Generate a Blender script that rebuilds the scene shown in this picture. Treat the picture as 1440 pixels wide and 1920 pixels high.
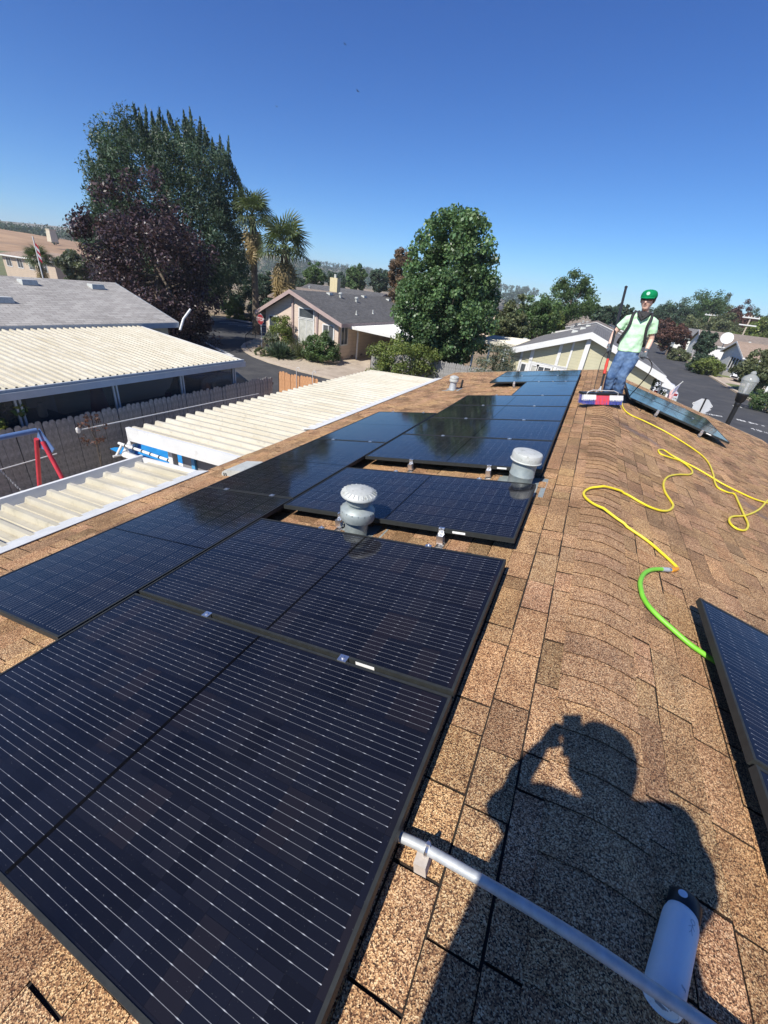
import bpy, bmesh, math, random
import numpy as np
from mathutils import Vector, Matrix, Quaternion
for o in list(bpy.data.objects): bpy.data.objects.remove(o)
SC = bpy.context.scene; COL = SC.collection
# ------------------------------------------------------------------ camera
CF = 765.74                                   # focal length in pixels of a 1440 x 1920 frame
CR = np.array([[0.8930760548, 0.4366846590, 0.1082666566], [0.2977469171, -0.3932623242, -0.8698801743], [-0.3372861303, 0.8091052175, -0.4812346760]])
CC = np.array([-0.44785, 0.0, 1.35479])
cam = bpy.data.cameras.new('camera'); camo = bpy.data.objects.new('camera', cam); COL.objects.link(camo)
cam.sensor_fit = 'VERTICAL'; cam.sensor_height = 24.0; cam.lens = 24.0*CF/1920.0
cam.clip_start = 0.02; cam.clip_end = 9000
M = Matrix.Identity(4)
for i in range(3):
    M[i][0] = CR[0][i]; M[i][1] = -CR[1][i]; M[i][2] = -CR[2][i]; M[i][3] = CC[i]
camo.matrix_world = M; SC.camera = camo
SC.render.resolution_x = 768; SC.render.resolution_y = 1024
# ------------------------------------------------------------------ sky, sun, exposure
SUN_D = Vector((0.171731, 0.668344, -0.723757)).normalized()      # direction the light travels
W = bpy.data.worlds.new('World'); SC.world = W; W.use_nodes = True
nt = W.node_tree; nt.nodes.clear()
sky = nt.nodes.new('ShaderNodeTexSky'); sky.sky_type = 'NISHITA'; sky.sun_disc = False
sky.sun_elevation = math.asin(-SUN_D.z); sky.sun_rotation = math.atan2(-SUN_D.x, -SUN_D.y)
sky.altitude = 2500; sky.air_density = 1.0; sky.dust_density = 0.7; sky.ozone_density = 8
bg = nt.nodes.new('ShaderNodeBackground'); bg.inputs[1].default_value = 0.1
wo = nt.nodes.new('ShaderNodeOutputWorld')
# deep late-summer blue overhead, pale at the horizon: one colour response per channel, the same in every direction
sx_ = nt.nodes.new('ShaderNodeSeparateColor'); cx_ = nt.nodes.new('ShaderNodeCombineColor'); nt.links.new(sky.outputs[0], sx_.inputs[0])
for ch, (k1, gm, k2) in enumerate(((0.308, 1.42, 2.35), (0.225, 1.26, 4.3), (0.1475, 0.97, 7.4))):
    m1 = nt.nodes.new('ShaderNodeMath'); m1.operation = 'MULTIPLY'; m1.inputs[1].default_value = k1; p_ = nt.nodes.new('ShaderNodeMath'); p_.operation = 'POWER'; p_.inputs[1].default_value = gm; m2 = nt.nodes.new('ShaderNodeMath'); m2.operation = 'MULTIPLY'; m2.inputs[1].default_value = k2
    nt.links.new(sx_.outputs[ch], m1.inputs[0]); nt.links.new(m1.outputs[0], p_.inputs[0]); nt.links.new(p_.outputs[0], m2.inputs[0]); nt.links.new(m2.outputs[0], cx_.inputs[ch])
nt.links.new(cx_.outputs[0], bg.inputs[0]); nt.links.new(bg.outputs[0], wo.inputs[0])
sl = bpy.data.lights.new('sun', 'SUN'); sl.energy = 5.0; sl.angle = math.radians(0.53); sl.color = (1.0, 0.95, 0.87)
so = bpy.data.objects.new('sun', sl); COL.objects.link(so); so.rotation_euler = SUN_D.to_track_quat('-Z', 'Y').to_euler(); so.location = (-8, -30, 40)
vs = SC.view_settings; vs.view_transform = 'Standard'; vs.look = 'None'; vs.exposure = 0.38; vs.gamma = 1.0; vs.use_curve_mapping = False
# ------------------------------------------------------------------ pixel -> place
PL = math.radians(11.12); PR = math.radians(14.0); GZ = -4.2       # roof pitches, ground level (the ridge is z = 0)
def ray(u, v): return CR.T @ np.array([u-720.0, v-960.0, CF])
def hit(u, v, n, k):
    n = np.array(n, float); r = ray(u, v); t = (k-n@CC)/(n@r); return CC+t*r
def onleft(u, v, h=0): return hit(u, v, (-math.tan(PL), 0, 1), h/math.cos(PL))
def onright(u, v, h=0): return hit(u, v, (math.tan(PR), 0, 1), h/math.cos(PR))
def onroof(u, v, h=0):
    P = onleft(u, v, h); return P if P[0] <= 0 else onright(u, v, h)
def ground(u, v, z=GZ): return hit(u, v, (0, 0, 1), z)
def atY(u, v, y): return hit(u, v, (0, 1, 0), y)
def far(u, v, D):
    r = ray(u, v); return CC+r*(D/math.hypot(r[0], r[1]))
def proj(P):
    q = CR @ (np.array(P, float)-CC); return np.array([720+CF*q[0]/q[2], 960+CF*q[1]/q[2], q[2]])
# ------------------------------------------------------------------ objects
def wpos(o):
    p = Vector((0, 0, 0))
    while o is not None: p = p+Vector(o.location); o = o.parent
    return p
def tag(o, label=None, cat=None, group=None, kind=None):
    if label: o['label'] = label
    if cat: o['category'] = cat
    if group: o['group'] = group
    if kind: o['kind'] = kind
    return o
def thing(name, label, cat, loc=(0, 0, 0), group=None, rot=None):
    o = bpy.data.objects.new(name, None); COL.objects.link(o); o.location = [float(c) for c in loc]; o.empty_display_size = 0.2
    if rot: o.rotation_euler = rot
    return tag(o, label, cat, group)
def inst(me, name, parent=None, loc=(0, 0, 0), rot=(0, 0, 0), scale=None):
    o = bpy.data.objects.new(name, me); COL.objects.link(o); o.parent = parent
    o.location = [float(c) for c in loc]; o.rotation_euler = rot
    if scale: o.scale = scale
    return o
def dup(root, loc, rot=None, label=None, group=None):
    def rec(o, par):
        c = o.copy(); COL.objects.link(c); c.parent = par
        for ch in list(o.children): rec(ch, c)
        return c
    r = rec(root, None); r.location = [float(c) for c in loc]
    if rot: r.rotation_euler = rot
    if label: r['label'] = label
    if group: r['group'] = group
    return r
class MB:
    def __init__(s): s.v = []; s.f = []; s.t = []
    def add(s, vs_, fs, tone=None):
        b = len(s.v); s.v += [tuple(float(c) for c in p) for p in vs_]; s.f += [tuple(b+i for i in q) for q in fs]; s.t += [tone]*len(fs); return s
    def hexa(s, p, tone=None):       # 8 points: bottom ring 0-3, top ring 4-7 (counter-clockwise from above)
        return s.add(p, [(3, 2, 1, 0), (4, 5, 6, 7), (0, 1, 5, 4), (1, 2, 6, 5), (2, 3, 7, 6), (3, 0, 4, 7)], tone)
    def box(s, c, d, R=None, tone=None):
        x, y, z = d[0]/2, d[1]/2, d[2]/2; c = Vector([float(k) for k in c])
        p = [Vector(q) for q in ((-x, -y, -z), (x, -y, -z), (x, y, -z), (-x, y, -z), (-x, -y, z), (x, -y, z), (x, y, z), (-x, y, z))]
        if R is not None: p = [R @ q for q in p]
        return s.hexa([c+q for q in p], tone)
    def bb(s, x0, x1, y0, y1, z0, z1, tone=None): return s.box(((x0+x1)/2, (y0+y1)/2, (z0+z1)/2), (abs(x1-x0), abs(y1-y0), abs(z1-z0)), None, tone)
    def prism(s, poly, z0, z1, tone=None):      # poly in xy, counter-clockwise
        n = len(poly); vv = [(x, y, z0) for x, y in poly]+[(x, y, z1) for x, y in poly]
        return s.add(vv, [tuple(range(n-1, -1, -1)), tuple(range(n, 2*n))]+[(i, (i+1) % n, n+(i+1) % n, n+i) for i in range(n)], tone)
    def sweep(s, poly3, d, tone=None):          # a planar polygon of 3d points swept by vector d
        n = len(poly3); d = Vector([float(k) for k in d]); a = [Vector([float(k) for k in q]) for q in poly3]
        return s.add(a+[q+d for q in a], [tuple(range(n-1, -1, -1)), tuple(range(n, 2*n))]+[(i, (i+1) % n, n+(i+1) % n, n+i) for i in range(n)], tone)
    def tube(s, pts, r, n=8, cap=True, squash=None, tone=None, rnd=False):
        P = [Vector([float(k) for k in q]) for q in pts]; m = len(P); rs = r if isinstance(r, (list, tuple)) else [r]*m
        if rnd:      # rounded ends
            d0 = (P[0]-P[1]).normalized(); d1 = (P[-1]-P[-2]).normalized(); r0, r1 = rs[0], rs[-1]
            P = [P[0]+d0*r0*0.92, P[0]+d0*r0*0.6]+P+[P[-1]+d1*r1*0.6, P[-1]+d1*r1*0.92]; rs = [r0*0.38, r0*0.8]+list(rs)+[r1*0.8, r1*0.38]; m = len(P)
        T = [(P[min(i+1, m-1)]-P[max(i-1, 0)]).normalized() for i in range(m)]
        u = T[0].orthogonal().normalized() if squash is None else (Vector(squash[0])-T[0]*T[0].dot(Vector(squash[0]))).normalized()
        vv = []
        for i in range(m):
            if squash is None: u = (u-T[i]*u.dot(T[i])).normalized()
            else:
                q = Vector(squash[0]); u = (q-T[i]*T[i].dot(q)).normalized()
            w = T[i].cross(u); k = squash[1] if squash else 1.0
            if squash and isinstance(k, (list, tuple)): k = k[min(i, len(k)-1)]
            for j in range(n):
                a = 2*math.pi*j/n; vv.append(P[i]+(u*math.cos(a)+w*math.sin(a)*k)*rs[i])
        ff = [(i*n+j, i*n+(j+1) % n, (i+1)*n+(j+1) % n, (i+1)*n+j) for i in range(m-1) for j in range(n)]
        if cap: ff += [tuple(range(n-1, -1, -1)), tuple((m-1)*n+j for j in range(n))]
        return s.add(vv, ff, tone)
    def lathe(s, prof, n=24, o=(0, 0, 0), Rm=None, tone=None, cap=True):
        o = Vector([float(k) for k in o]); vv = []
        for r, z in prof:
            for j in range(n):
                a = 2*math.pi*j/n; q = Vector((r*math.cos(a), r*math.sin(a), z)); vv.append(o+(Rm @ q if Rm is not None else q))
        m = len(prof); ff = [(i*n+j, i*n+(j+1) % n, (i+1)*n+(j+1) % n, (i+1)*n+j) for i in range(m-1) for j in range(n)]
        if cap: ff += [tuple(range(n-1, -1, -1)), tuple((m-1)*n+j for j in range(n))]
        return s.add(vv, ff, tone)
    def mesh(s, name, mat, origin=(0, 0, 0), smooth=None):
        me = bpy.data.meshes.new(name); o = origin
        me.from_pydata([(p[0]-o[0], p[1]-o[1], p[2]-o[2]) for p in s.v], [], s.f)
        if any(t is not None for t in s.t):
            at = me.color_attributes.new('tone', 'FLOAT_COLOR', 'CORNER'); buf = []
            for q, t in zip(s.f, s.t):
                t = (1, 1, 1) if t is None else (t if hasattr(t, '__len__') else (t, t, t)); buf += [t[0], t[1], t[2], 1.0]*len(q)
            at.data.foreach_set('color', buf)
        if mat: me.materials.append(mat)
        me.update()
        if smooth is not None:
            me.polygons.foreach_set('use_smooth', [True]*len(me.polygons))
            if smooth < 179: me.set_sharp_from_angle(angle=math.radians(smooth))
        return me
    def build(s, name, mat, parent=None, smooth=None, label=None, cat=None, group=None, kind=None, origin=None):
        if parent is not None: o = wpos(parent); me = s.mesh(name, mat, o, smooth); ob = inst(me, name, parent)
        else:
            if origin is None:
                xs = [p[0] for p in s.v]; ys = [p[1] for p in s.v]; zs = [p[2] for p in s.v]; origin = ((min(xs)+max(xs))/2, (min(ys)+max(ys))/2, min(zs))
            ob = inst(s.mesh(name, mat, origin, smooth), name, None, origin)
        return tag(ob, label, cat, group, kind)
def npmesh(name, V, F, mat, tone=None):       # numpy quads, tone per face
    me = bpy.data.meshes.new(name); nv, nf = len(V), len(F)
    me.vertices.add(nv); me.vertices.foreach_set('co', V.astype(np.float32).ravel())
    me.loops.add(nf*4); me.loops.foreach_set('vertex_index', F.astype(np.int32).ravel())
    me.polygons.add(nf); me.polygons.foreach_set('loop_start', np.arange(0, nf*4, 4, dtype=np.int32))
    if tone is not None:
        at = me.color_attributes.new('tone', 'FLOAT_COLOR', 'CORNER'); c = np.ones((nf, 4, 4), np.float32); c[:, :, :3] = tone[:, None, :]; at.data.foreach_set('color', c.ravel())
    me.materials.append(mat); me.update(calc_edges=True); return me
# ------------------------------------------------------------------ materials
def nodes(name):
    m = bpy.data.materials.new(name); m.use_nodes = True; t = m.node_tree; b = t.nodes['Principled BSDF']; return m, t, b
def N(t, kind, **kw):
    n = t.nodes.new(kind)
    for k, v in kw.items():
        if k.startswith('i_'): n.inputs[int(k[2:])].default_value = v
        else: setattr(n, k, v)
    return n
def mixc(t, fac, a, b, mode='MIX'):
    n = t.nodes.new('ShaderNodeMix'); n.data_type = 'RGBA'; n.blend_type = mode
    for s_, v in ((0, fac), (6, a), (7, b)):
        if isinstance(v, (int, float)): n.inputs[s_].default_value = v
        elif isinstance(v, tuple): n.inputs[s_].default_value = (v+(1,))[:4]
        else: t.links.new(v, n.inputs[s_])
    return n.outputs[2]
def ramp(t, src, stops, interp='LINEAR'):
    n = t.nodes.new('ShaderNodeValToRGB'); n.color_ramp.interpolation = interp; e = n.color_ramp.elements
    while len(e) < len(stops): e.new(0.5)
    for k, (p, c) in enumerate(stops): e[k].position = p; e[k].color = (c+(1,))[:4] if isinstance(c, tuple) else (c, c, c, 1)
    t.links.new(src, n.inputs[0]); return n.outputs[0]
def math_(t, op, a, b=None, c=None, clamp=False):
    n = t.nodes.new('ShaderNodeMath'); n.operation = op; n.use_clamp = clamp
    for k, v in enumerate((a, b, c)):
        if v is None: continue
        if isinstance(v, (int, float)): n.inputs[k].default_value = v
        else: t.links.new(v, n.inputs[k])
    return n.outputs[0]
def coords(t, kind='Object'): return t.nodes.new('ShaderNodeTexCoord').outputs[kind]
def noise(t, co, scale, detail=4, rough=0.55):
    n = N(t, 'ShaderNodeTexNoise'); n.inputs['Scale'].default_value = scale; n.inputs['Detail'].default_value = detail; n.inputs['Roughness'].default_value = rough
    if co is not None: t.links.new(co, n.inputs['Vector'])
    return n.outputs['Fac']
def bump(t, b, h, strength, dist):
    n = N(t, 'ShaderNodeBump'); n.inputs['Strength'].default_value = strength; n.inputs['Distance'].default_value = dist
    t.links.new(h, n.inputs['Height']); t.links.new(n.outputs[0], b.inputs['Normal'])
def mat(name, c1, c2=None, scale=3.0, rough=0.6, metal=0.0, bmp=0.0, bscale=None, tone=False, dirt=None, spec=0.5, geo='Object', lohi=(0.35, 0.65), rvar=0.0, bdet=6):
    m, t, b = nodes(name); b.inputs['Roughness'].default_value = rough; b.inputs['Metallic'].default_value = metal; b.inputs['Specular IOR Level'].default_value = spec
    co = coords(t, geo) if geo == 'Object' else N(t, 'ShaderNodeNewGeometry').outputs['Position']
    col = None
    if c2 is not None:
        f = noise(t, co, scale, 6, 0.62); col = ramp(t, f, [(lohi[0], c1), (lohi[1], c2)])
    if dirt:      # (colour, scale, low, high)
        f2 = noise(t, co, dirt[1], 5, 0.7); k = ramp(t, f2, [(dirt[2], 0.0), (dirt[3], 1.0)]); col = mixc(t, k, col if col is not None else c1, dirt[0])
    if tone:
        a = N(t, 'ShaderNodeVertexColor', layer_name='tone'); col = mixc(t, 1.0, col if col is not None else c1, a.outputs[0], 'MULTIPLY')
    if col is not None: t.links.new(col, b.inputs['Base Color'])
    else: b.inputs['Base Color'].default_value = (c1+(1,))[:4]
    if rvar: 
        rr = math_(t, 'MULTIPLY_ADD', noise(t, co, scale*2, 4), rvar, rough-rvar*0.5); t.links.new(rr, b.inputs['Roughness'])
    if bmp: bump(t, b, noise(t, co, bscale or scale*4, bdet, 0.65 if bdet > 3 else 0.4), 1.0, bmp)
    return m
def leafmat(name, c, trans=0.35, rough=0.5):
    m, t, b = nodes(name); a = N(t, 'ShaderNodeVertexColor', layer_name='tone'); col = mixc(t, 1.0, c, a.outputs[0], 'MULTIPLY')
    t.links.new(col, b.inputs['Base Color']); b.inputs['Roughness'].default_value = rough; b.inputs['Specular IOR Level'].default_value = 0.4
    tr = N(t, 'ShaderNodeBsdfTranslucent'); c2 = mixc(t, 1.0, col, (1.25, 1.35, 0.7), 'MULTIPLY'); t.links.new(c2, tr.inputs[0])
    mx = N(t, 'ShaderNodeMixShader', i_0=trans); t.links.new(b.outputs[0], mx.inputs[1]); t.links.new(tr.outputs[0], mx.inputs[2])
    t.links.new(mx.outputs[0], t.nodes['Material Output'].inputs[0]); return m
# ------------------------------------------------------------------ shared materials
def shingle_mat():
    m, t, b = nodes('shingle_granules'); P = N(t, 'ShaderNodeNewGeometry').outputs['Position']
    vo = N(t, 'ShaderNodeTexVoronoi'); vo.inputs['Scale'].default_value = 330; t.links.new(P, vo.inputs['Vector'])
    sp = N(t, 'ShaderNodeSeparateColor'); t.links.new(vo.outputs['Color'], sp.inputs[0])
    gr = ramp(t, sp.outputs[0], [(0.0, (0.03, 0.02, 0.015)), (0.2, (0.11, 0.062, 0.04)), (0.42, (0.3, 0.175, 0.1)), (0.62, (0.47, 0.3, 0.168)), (0.82, (0.66, 0.48, 0.28)), (1.0, (0.8, 0.67, 0.46))])
    big = ramp(t, noise(t, P, 1.7, 5, 0.6), [(0.3, (0.62, 0.58, 0.58)), (0.5, (0.95, 0.92, 0.92)), (0.66, (1.12, 1.08, 1.02))])
    med = ramp(t, noise(t, P, 14, 4, 0.6), [(0.3, (0.84, 0.8, 0.78)), (0.65, (1.06, 1.06, 1.06))])
    gr = mixc(t, 1.0, gr, (1.05, 0.97, 0.85), 'MULTIPLY'); c = mixc(t, 1.0, mixc(t, 1.0, gr, big, 'MULTIPLY'), med, 'MULTIPLY')
    a = N(t, 'ShaderNodeVertexColor', layer_name='tone'); c = mixc(t, 1.0, c, a.outputs[0], 'MULTIPLY')
    # water the hose has left down the far slope: a real wet streak, darker and glossy
    sx = N(t, 'ShaderNodeSeparateXYZ'); t.links.new(P, sx.inputs[0])
    cx = math_(t, 'SUBTRACT', sx.outputs[1], math_(t, 'MULTIPLY_ADD', sx.outputs[0], -0.9, 7.35))
    wob = math_(t, 'MULTIPLY_ADD', noise(t, P, 2.2, 4), 0.9, -0.45)
    d = math_(t, 'ABSOLUTE', math_(t, 'ADD', cx, wob))
    wet = math_(t, 'MULTIPLY', math_(t, 'SUBTRACT', 1.0, math_(t, 'MULTIPLY', d, 3.2), None, True), math_(t, 'MULTIPLY', math_(t, 'SUBTRACT', sx.outputs[0], 0.12), 4.0, None, True))
    wet = math_(t, 'MULTIPLY', wet, 0.85)
    c = mixc(t, wet, c, mixc(t, 1.0, c, (0.5, 0.47, 0.5), 'MULTIPLY')); t.links.new(c, b.inputs['Base Color'])
    t.links.new(math_(t, 'MULTIPLY_ADD', wet, -0.68, 0.93), b.inputs['Roughness']); b.inputs['Specular IOR Level'].default_value = 0.35
    bump(t, b, vo.outputs['Distance'], 0.7, 0.0022); return m
def cell_mat():
    # black glass over 6 x 22 half cells; x runs along the long side, metres, panel-local; the wires and cell edges are flat print under glass
    m, t, b = nodes('solar_glass'); co = coords(t, 'UV'); s = N(t, 'ShaderNodeSeparateXYZ'); t.links.new(co, s.inputs[0]); X, Y = s.outputs[0], s.outputs[1]
    PX, PY = 0.0825, 0.1685
    cy_ = math_(t, 'MULTIPLY', math_(t, 'FRACT', math_(t, 'DIVIDE', math_(t, 'SUBTRACT', Y, 0.017), PY)), PY)
    yb = math_(t, 'DIVIDE', math_(t, 'SUBTRACT', cy_, 0.021), 0.0253)                    # six wires to a cell
    dist = math_(t, 'MULTIPLY', math_(t, 'ABSOLUTE', math_(t, 'SUBTRACT', yb, math_(t, 'ROUND', yb))), 0.0253)
    xc = math_(t, 'DIVIDE', math_(t, 'SUBTRACT', X, 0.032), PX)
    fx = math_(t, 'MULTIPLY', math_(t, 'SUBTRACT', 0.5, math_(t, 'ABSOLUTE', math_(t, 'SUBTRACT', math_(t, 'FRACT', xc), 0.5))), PX)   # distance to a cell edge
    pad = math_(t, 'SUBTRACT', 1.0, math_(t, 'DIVIDE', fx, 0.009), None, True)
    wid = math_(t, 'MULTIPLY_ADD', pad, 0.0005, 0.0005)
    line = math_(t, 'SUBTRACT', 1.0, math_(t, 'SMOOTH_MIN', math_(t, 'DIVIDE', dist, wid), 1.0, 0.3), None, True)
    line = math_(t, 'MULTIPLY', math_(t, 'LESS_THAN', dist, wid), 1.0)
    inside = math_(t, 'MULTIPLY', math_(t, 'MULTIPLY', math_(t, 'GREATER_THAN', X, 0.03), math_(t, 'LESS_THAN', X, 1.849)), math_(t, 'MULTIPLY', math_(t, 'GREATER_THAN', Y, 0.016), math_(t, 'LESS_THAN', Y, 1.03)))
    mid = math_(t, 'LESS_THAN', math_(t, 'ABSOLUTE', math_(t, 'SUBTRACT', X, 0.9395)), 0.0075)
    line = math_(t, 'MULTIPLY', math_(t, 'MULTIPLY', line, inside), math_(t, 'SUBTRACT', 1.0, mid))
    cx = N(t, 'ShaderNodeCombineXYZ'); t.links.new(math_(t, 'FLOOR', xc), cx.inputs[0]); t.links.new(math_(t, 'FLOOR', math_(t, 'DIVIDE', math_(t, 'SUBTRACT', Y, 0.017), PY)), cx.inputs[1])
    oi = N(t, 'ShaderNodeObjectInfo'); t.links.new(math_(t, 'MULTIPLY', oi.outputs['Random'], 50), cx.inputs[2])
    wn = N(t, 'ShaderNodeTexWhiteNoise'); t.links.new(cx.outputs[0], wn.inputs[0])
    cell = ramp(t, wn.outputs['Value'], [(0.0, (0.0035, 0.004, 0.0075)), (0.5, (0.0055, 0.0066, 0.0125)), (0.85, (0.008, 0.0082, 0.0125)), (1.0, (0.011, 0.009, 0.012))])
    fing = math_(t, 'MULTIPLY', math_(t, 'LESS_THAN', math_(t, 'ABSOLUTE', math_(t, 'SUBTRACT', cy_, 0.001)), 0.001), 0.5)
    c = mixc(t, mid, cell, (0.0015, 0.0015, 0.002)); c = mixc(t, fing, c, (0.002, 0.002, 0.003))
    gap = math_(t, 'MULTIPLY', math_(t, 'LESS_THAN', fx, 0.0009), 0.5); c = mixc(t, gap, c, (0.003, 0.003, 0.004))
    c = mixc(t, math_(t, 'MULTIPLY', line, math_(t, 'MULTIPLY_ADD', pad, 0.32, 0.33)), c, (0.58, 0.6, 0.63))
    # fine dust and dried drops
    P = N(t, 'ShaderNodeNewGeometry').outputs['Position']
    du = ramp(t, noise(t, P, 240, 2, 0.5), [(0.735, 0.0), (0.76, 1.0)]); c = mixc(t, math_(t, 'MULTIPLY', du, 0.16), c, (0.6, 0.6, 0.6))
    film = ramp(t, noise(t, P, 1.4, 5, 0.65), [(0.3, 0.0), (0.75, 1.0)]); c = mixc(t, math_(t, 'MULTIPLY', film, 0.012), c, (0.5, 0.48, 0.45))
    t.links.new(c, b.inputs['Base Color']); b.inputs['IOR'].default_value = 1.42; t.links.new(math_(t, 'MULTIPLY_ADD', math_(t, 'MULTIPLY', mid, inside), -0.4, 0.5), b.inputs['Specular IOR Level'])
    rr = math_(t, 'MULTIPLY_ADD', ramp(t, noise(t, P, 3.0, 5, 0.6), [(0.3, 0.0), (0.7, 1.0)]), 0.05, 0.055); t.links.new(rr, b.inputs['Roughness'])
    bump(t, b, noise(t, P, 6.0, 3, 0.5), 0.05, 0.003); return m
def pan_mat(name, c1, c2, stain):
    m, t, b = nodes(name); P = N(t, 'ShaderNodeNewGeometry').outputs['Position']; mp = N(t, 'ShaderNodeMapping'); mp.inputs['Scale'].default_value = (0.55, 7.0, 3.0); t.links.new(P, mp.inputs[0])
    c = ramp(t, noise(t, P, 1.6, 5, 0.6), [(0.35, c1), (0.65, c2)]); st = ramp(t, noise(t, mp.outputs[0], 1.0, 6, 0.7), [(0.5, 0.0), (0.72, 1.0)]); sp = ramp(t, noise(t, P, 9.0, 5, 0.7), [(0.56, 0.0), (0.7, 1.0)])
    c = mixc(t, math_(t, 'MULTIPLY', st, 0.5), c, stain); c = mixc(t, math_(t, 'MULTIPLY', sp, 0.35), c, tuple(0.6*k for k in stain)); t.links.new(c, b.inputs['Base Color']); b.inputs['Roughness'].default_value = 0.45; return m
MT = dict(
 shingle=shingle_mat(), glass_cell=cell_mat(),
 deck=mat('roof_felt', (0.022, 0.016, 0.012), rough=0.95),
 frame=mat('black_anodised', (0.022, 0.024, 0.024), (0.03, 0.033, 0.032), 30, 0.55, 0.0, rvar=0.15, spec=0.3),
 steel=mat('galvanised_steel', (0.42, 0.44, 0.45), (0.55, 0.57, 0.58), 40, 0.55, 0.4, rvar=0.25),
 alu=mat('bright_aluminium', (0.72, 0.72, 0.72), (0.82, 0.82, 0.82), 60, 0.3, 0.95),
 vent=mat('painted_vent_metal', (0.24, 0.28, 0.28), (0.36, 0.4, 0.39), 9, 0.5, 0.25, dirt=((0.3, 0.28, 0.22), 14, 0.58, 0.75), rvar=0.2),
 ventw=mat('weathered_pale_metal', (0.42, 0.44, 0.41), (0.54, 0.55, 0.52), 10, 0.5, 0.1, dirt=((0.22, 0.22, 0.18), 22, 0.55, 0.72), rvar=0.2),
 cream=pan_mat('cream_sheet_metal', (0.5, 0.46, 0.355), (0.56, 0.525, 0.43), (0.33, 0.27, 0.17)),
 cream2=pan_mat('cream_sheet_metal_stained', (0.47, 0.43, 0.32), (0.55, 0.51, 0.41), (0.28, 0.235, 0.15)),
 white=mat('white_paint', (0.62, 0.62, 0.6), (0.7, 0.7, 0.68), 2.0, 0.5, dirt=((0.45, 0.43, 0.38), 6, 0.6, 0.85)),
 whiteflash=mat('speckled_white_flashing', (0.52, 0.53, 0.52), (0.6, 0.61, 0.6), 8, 0.55, dirt=((0.4, 0.42, 0.42), 70, 0.56, 0.66)),
 bluegrey=mat('blue_grey_paint', (0.34, 0.38, 0.41), (0.4, 0.44, 0.47), 3, 0.5),
 black=mat('black_plastic', (0.012, 0.012, 0.013), rough=0.45),
 rubber=mat('black_rubber', (0.02, 0.02, 0.02), (0.035, 0.034, 0.033), 12, 0.8),
 tyre=mat('tyre_rubber', (0.022, 0.022, 0.022), rough=0.85),
 pane=mat('window_pane', (0.05, 0.06, 0.07), (0.09, 0.1, 0.11), 1.2, 0.05, spec=0.8),
 curtain=mat('curtained_pane', (0.42, 0.42, 0.38), (0.55, 0.55, 0.5), 5, 0.12, spec=0.8),
 fence=mat('weathered_cedar', (0.18, 0.178, 0.17), (0.34, 0.33, 0.315), 7, 0.85, bmp=0.004, bscale=30, tone=True),
 fencenew=mat('new_cedar', (0.42, 0.21, 0.1), (0.55, 0.3, 0.15), 7, 0.8, bmp=0.003, bscale=30, tone=True),
 concrete=mat('concrete', (0.38, 0.31, 0.24), (0.5, 0.42, 0.33), 0.9, 0.9, bmp=0.004, bscale=20, dirt=((0.26, 0.2, 0.15), 1.3, 0.52, 0.75), geo='P'),
 kerb=mat('kerb_concrete', (0.42, 0.34, 0.26), (0.52, 0.44, 0.34), 2, 0.9, geo='P'),
 asphalt=mat('asphalt', (0.042, 0.043, 0.046), (0.062, 0.062, 0.064), 0.7, 0.9, bmp=0.004, bscale=60, dirt=((0.085, 0.082, 0.078), 0.35, 0.5, 0.75), geo='P'),
 paint=mat('worn_road_paint', (0.5, 0.5, 0.48), (0.66, 0.66, 0.63), 5, 0.8, geo='P'),
 lawn=mat('lawn', (0.09, 0.12, 0.035), (0.17, 0.19, 0.06), 1.3, 0.95, bmp=0.03, bscale=25, geo='P'),
 gravel=mat('gravel_bed', (0.36, 0.29, 0.21), (0.52, 0.44, 0.34), 9, 0.95, bmp=0.02, bscale=18, geo='P'),
 soil=mat('dry_ground', (0.2, 0.15, 0.1), (0.34, 0.26, 0.17), 0.4, 0.95, bmp=0.02, bscale=8, dirt=((0.16, 0.15, 0.07), 0.12, 0.5, 0.65), geo='P'),
 bark=mat('bark', (0.09, 0.07, 0.05), (0.17, 0.135, 0.1), 8, 0.9, bmp=0.02, bscale=14),
)
random.seed(11)
# ================================================================== THE HOUSE UNDER THE PANELS
Y0, Y1 = -3.6, 13.3; SL = 4.15/math.cos(PL); SR = 4.1/math.cos(PR)
cl, sn_l, cr, sn_r = math.cos(PL), math.sin(PL), math.cos(PR), math.sin(PR)
def LP(s, y, h=0): return (-s*cl-h*sn_l, y, -s*sn_l+h*cl)
def RP(s, y, h=0): return (s*cr+h*sn_r, y, -s*sn_r+h*cr)
HOUSE = thing('shingled_house', 'long house under the brown shingle roof that carries the solar panels', 'house', (0, 4.8, GZ))
mw = mat('house_siding', (0.52, 0.46, 0.36), (0.58, 0.52, 0.42), 2, 0.7)
MB().prism([(-3.75, Y0+0.3), (3.7, Y0+0.3), (3.7, Y1-0.3), (-3.75, Y1-0.3)], GZ, -1.02).build('wall', mw, HOUSE)
gb = MB()
for y in (Y0+0.3, Y1-0.35): gb.sweep([(-3.75, y, -1.02), (3.7, y, -1.02), (3.7, y, -0.96), (0, y, -0.05), (-3.75, y, -0.77)], (0, 0.05, 0))
gb.build('gable_wall', mw, HOUSE)
slopeL = MB().hexa([LP(SL, Y0, -0.09), LP(0, Y0, -0.09), LP(0, Y1, -0.09), LP(SL, Y1, -0.09), LP(SL, Y0, -0.002), LP(0, Y0, -0.002), LP(0, Y1, -0.002), LP(SL, Y1, -0.002)]).build('roof_slope', MT['deck'], HOUSE)
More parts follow.
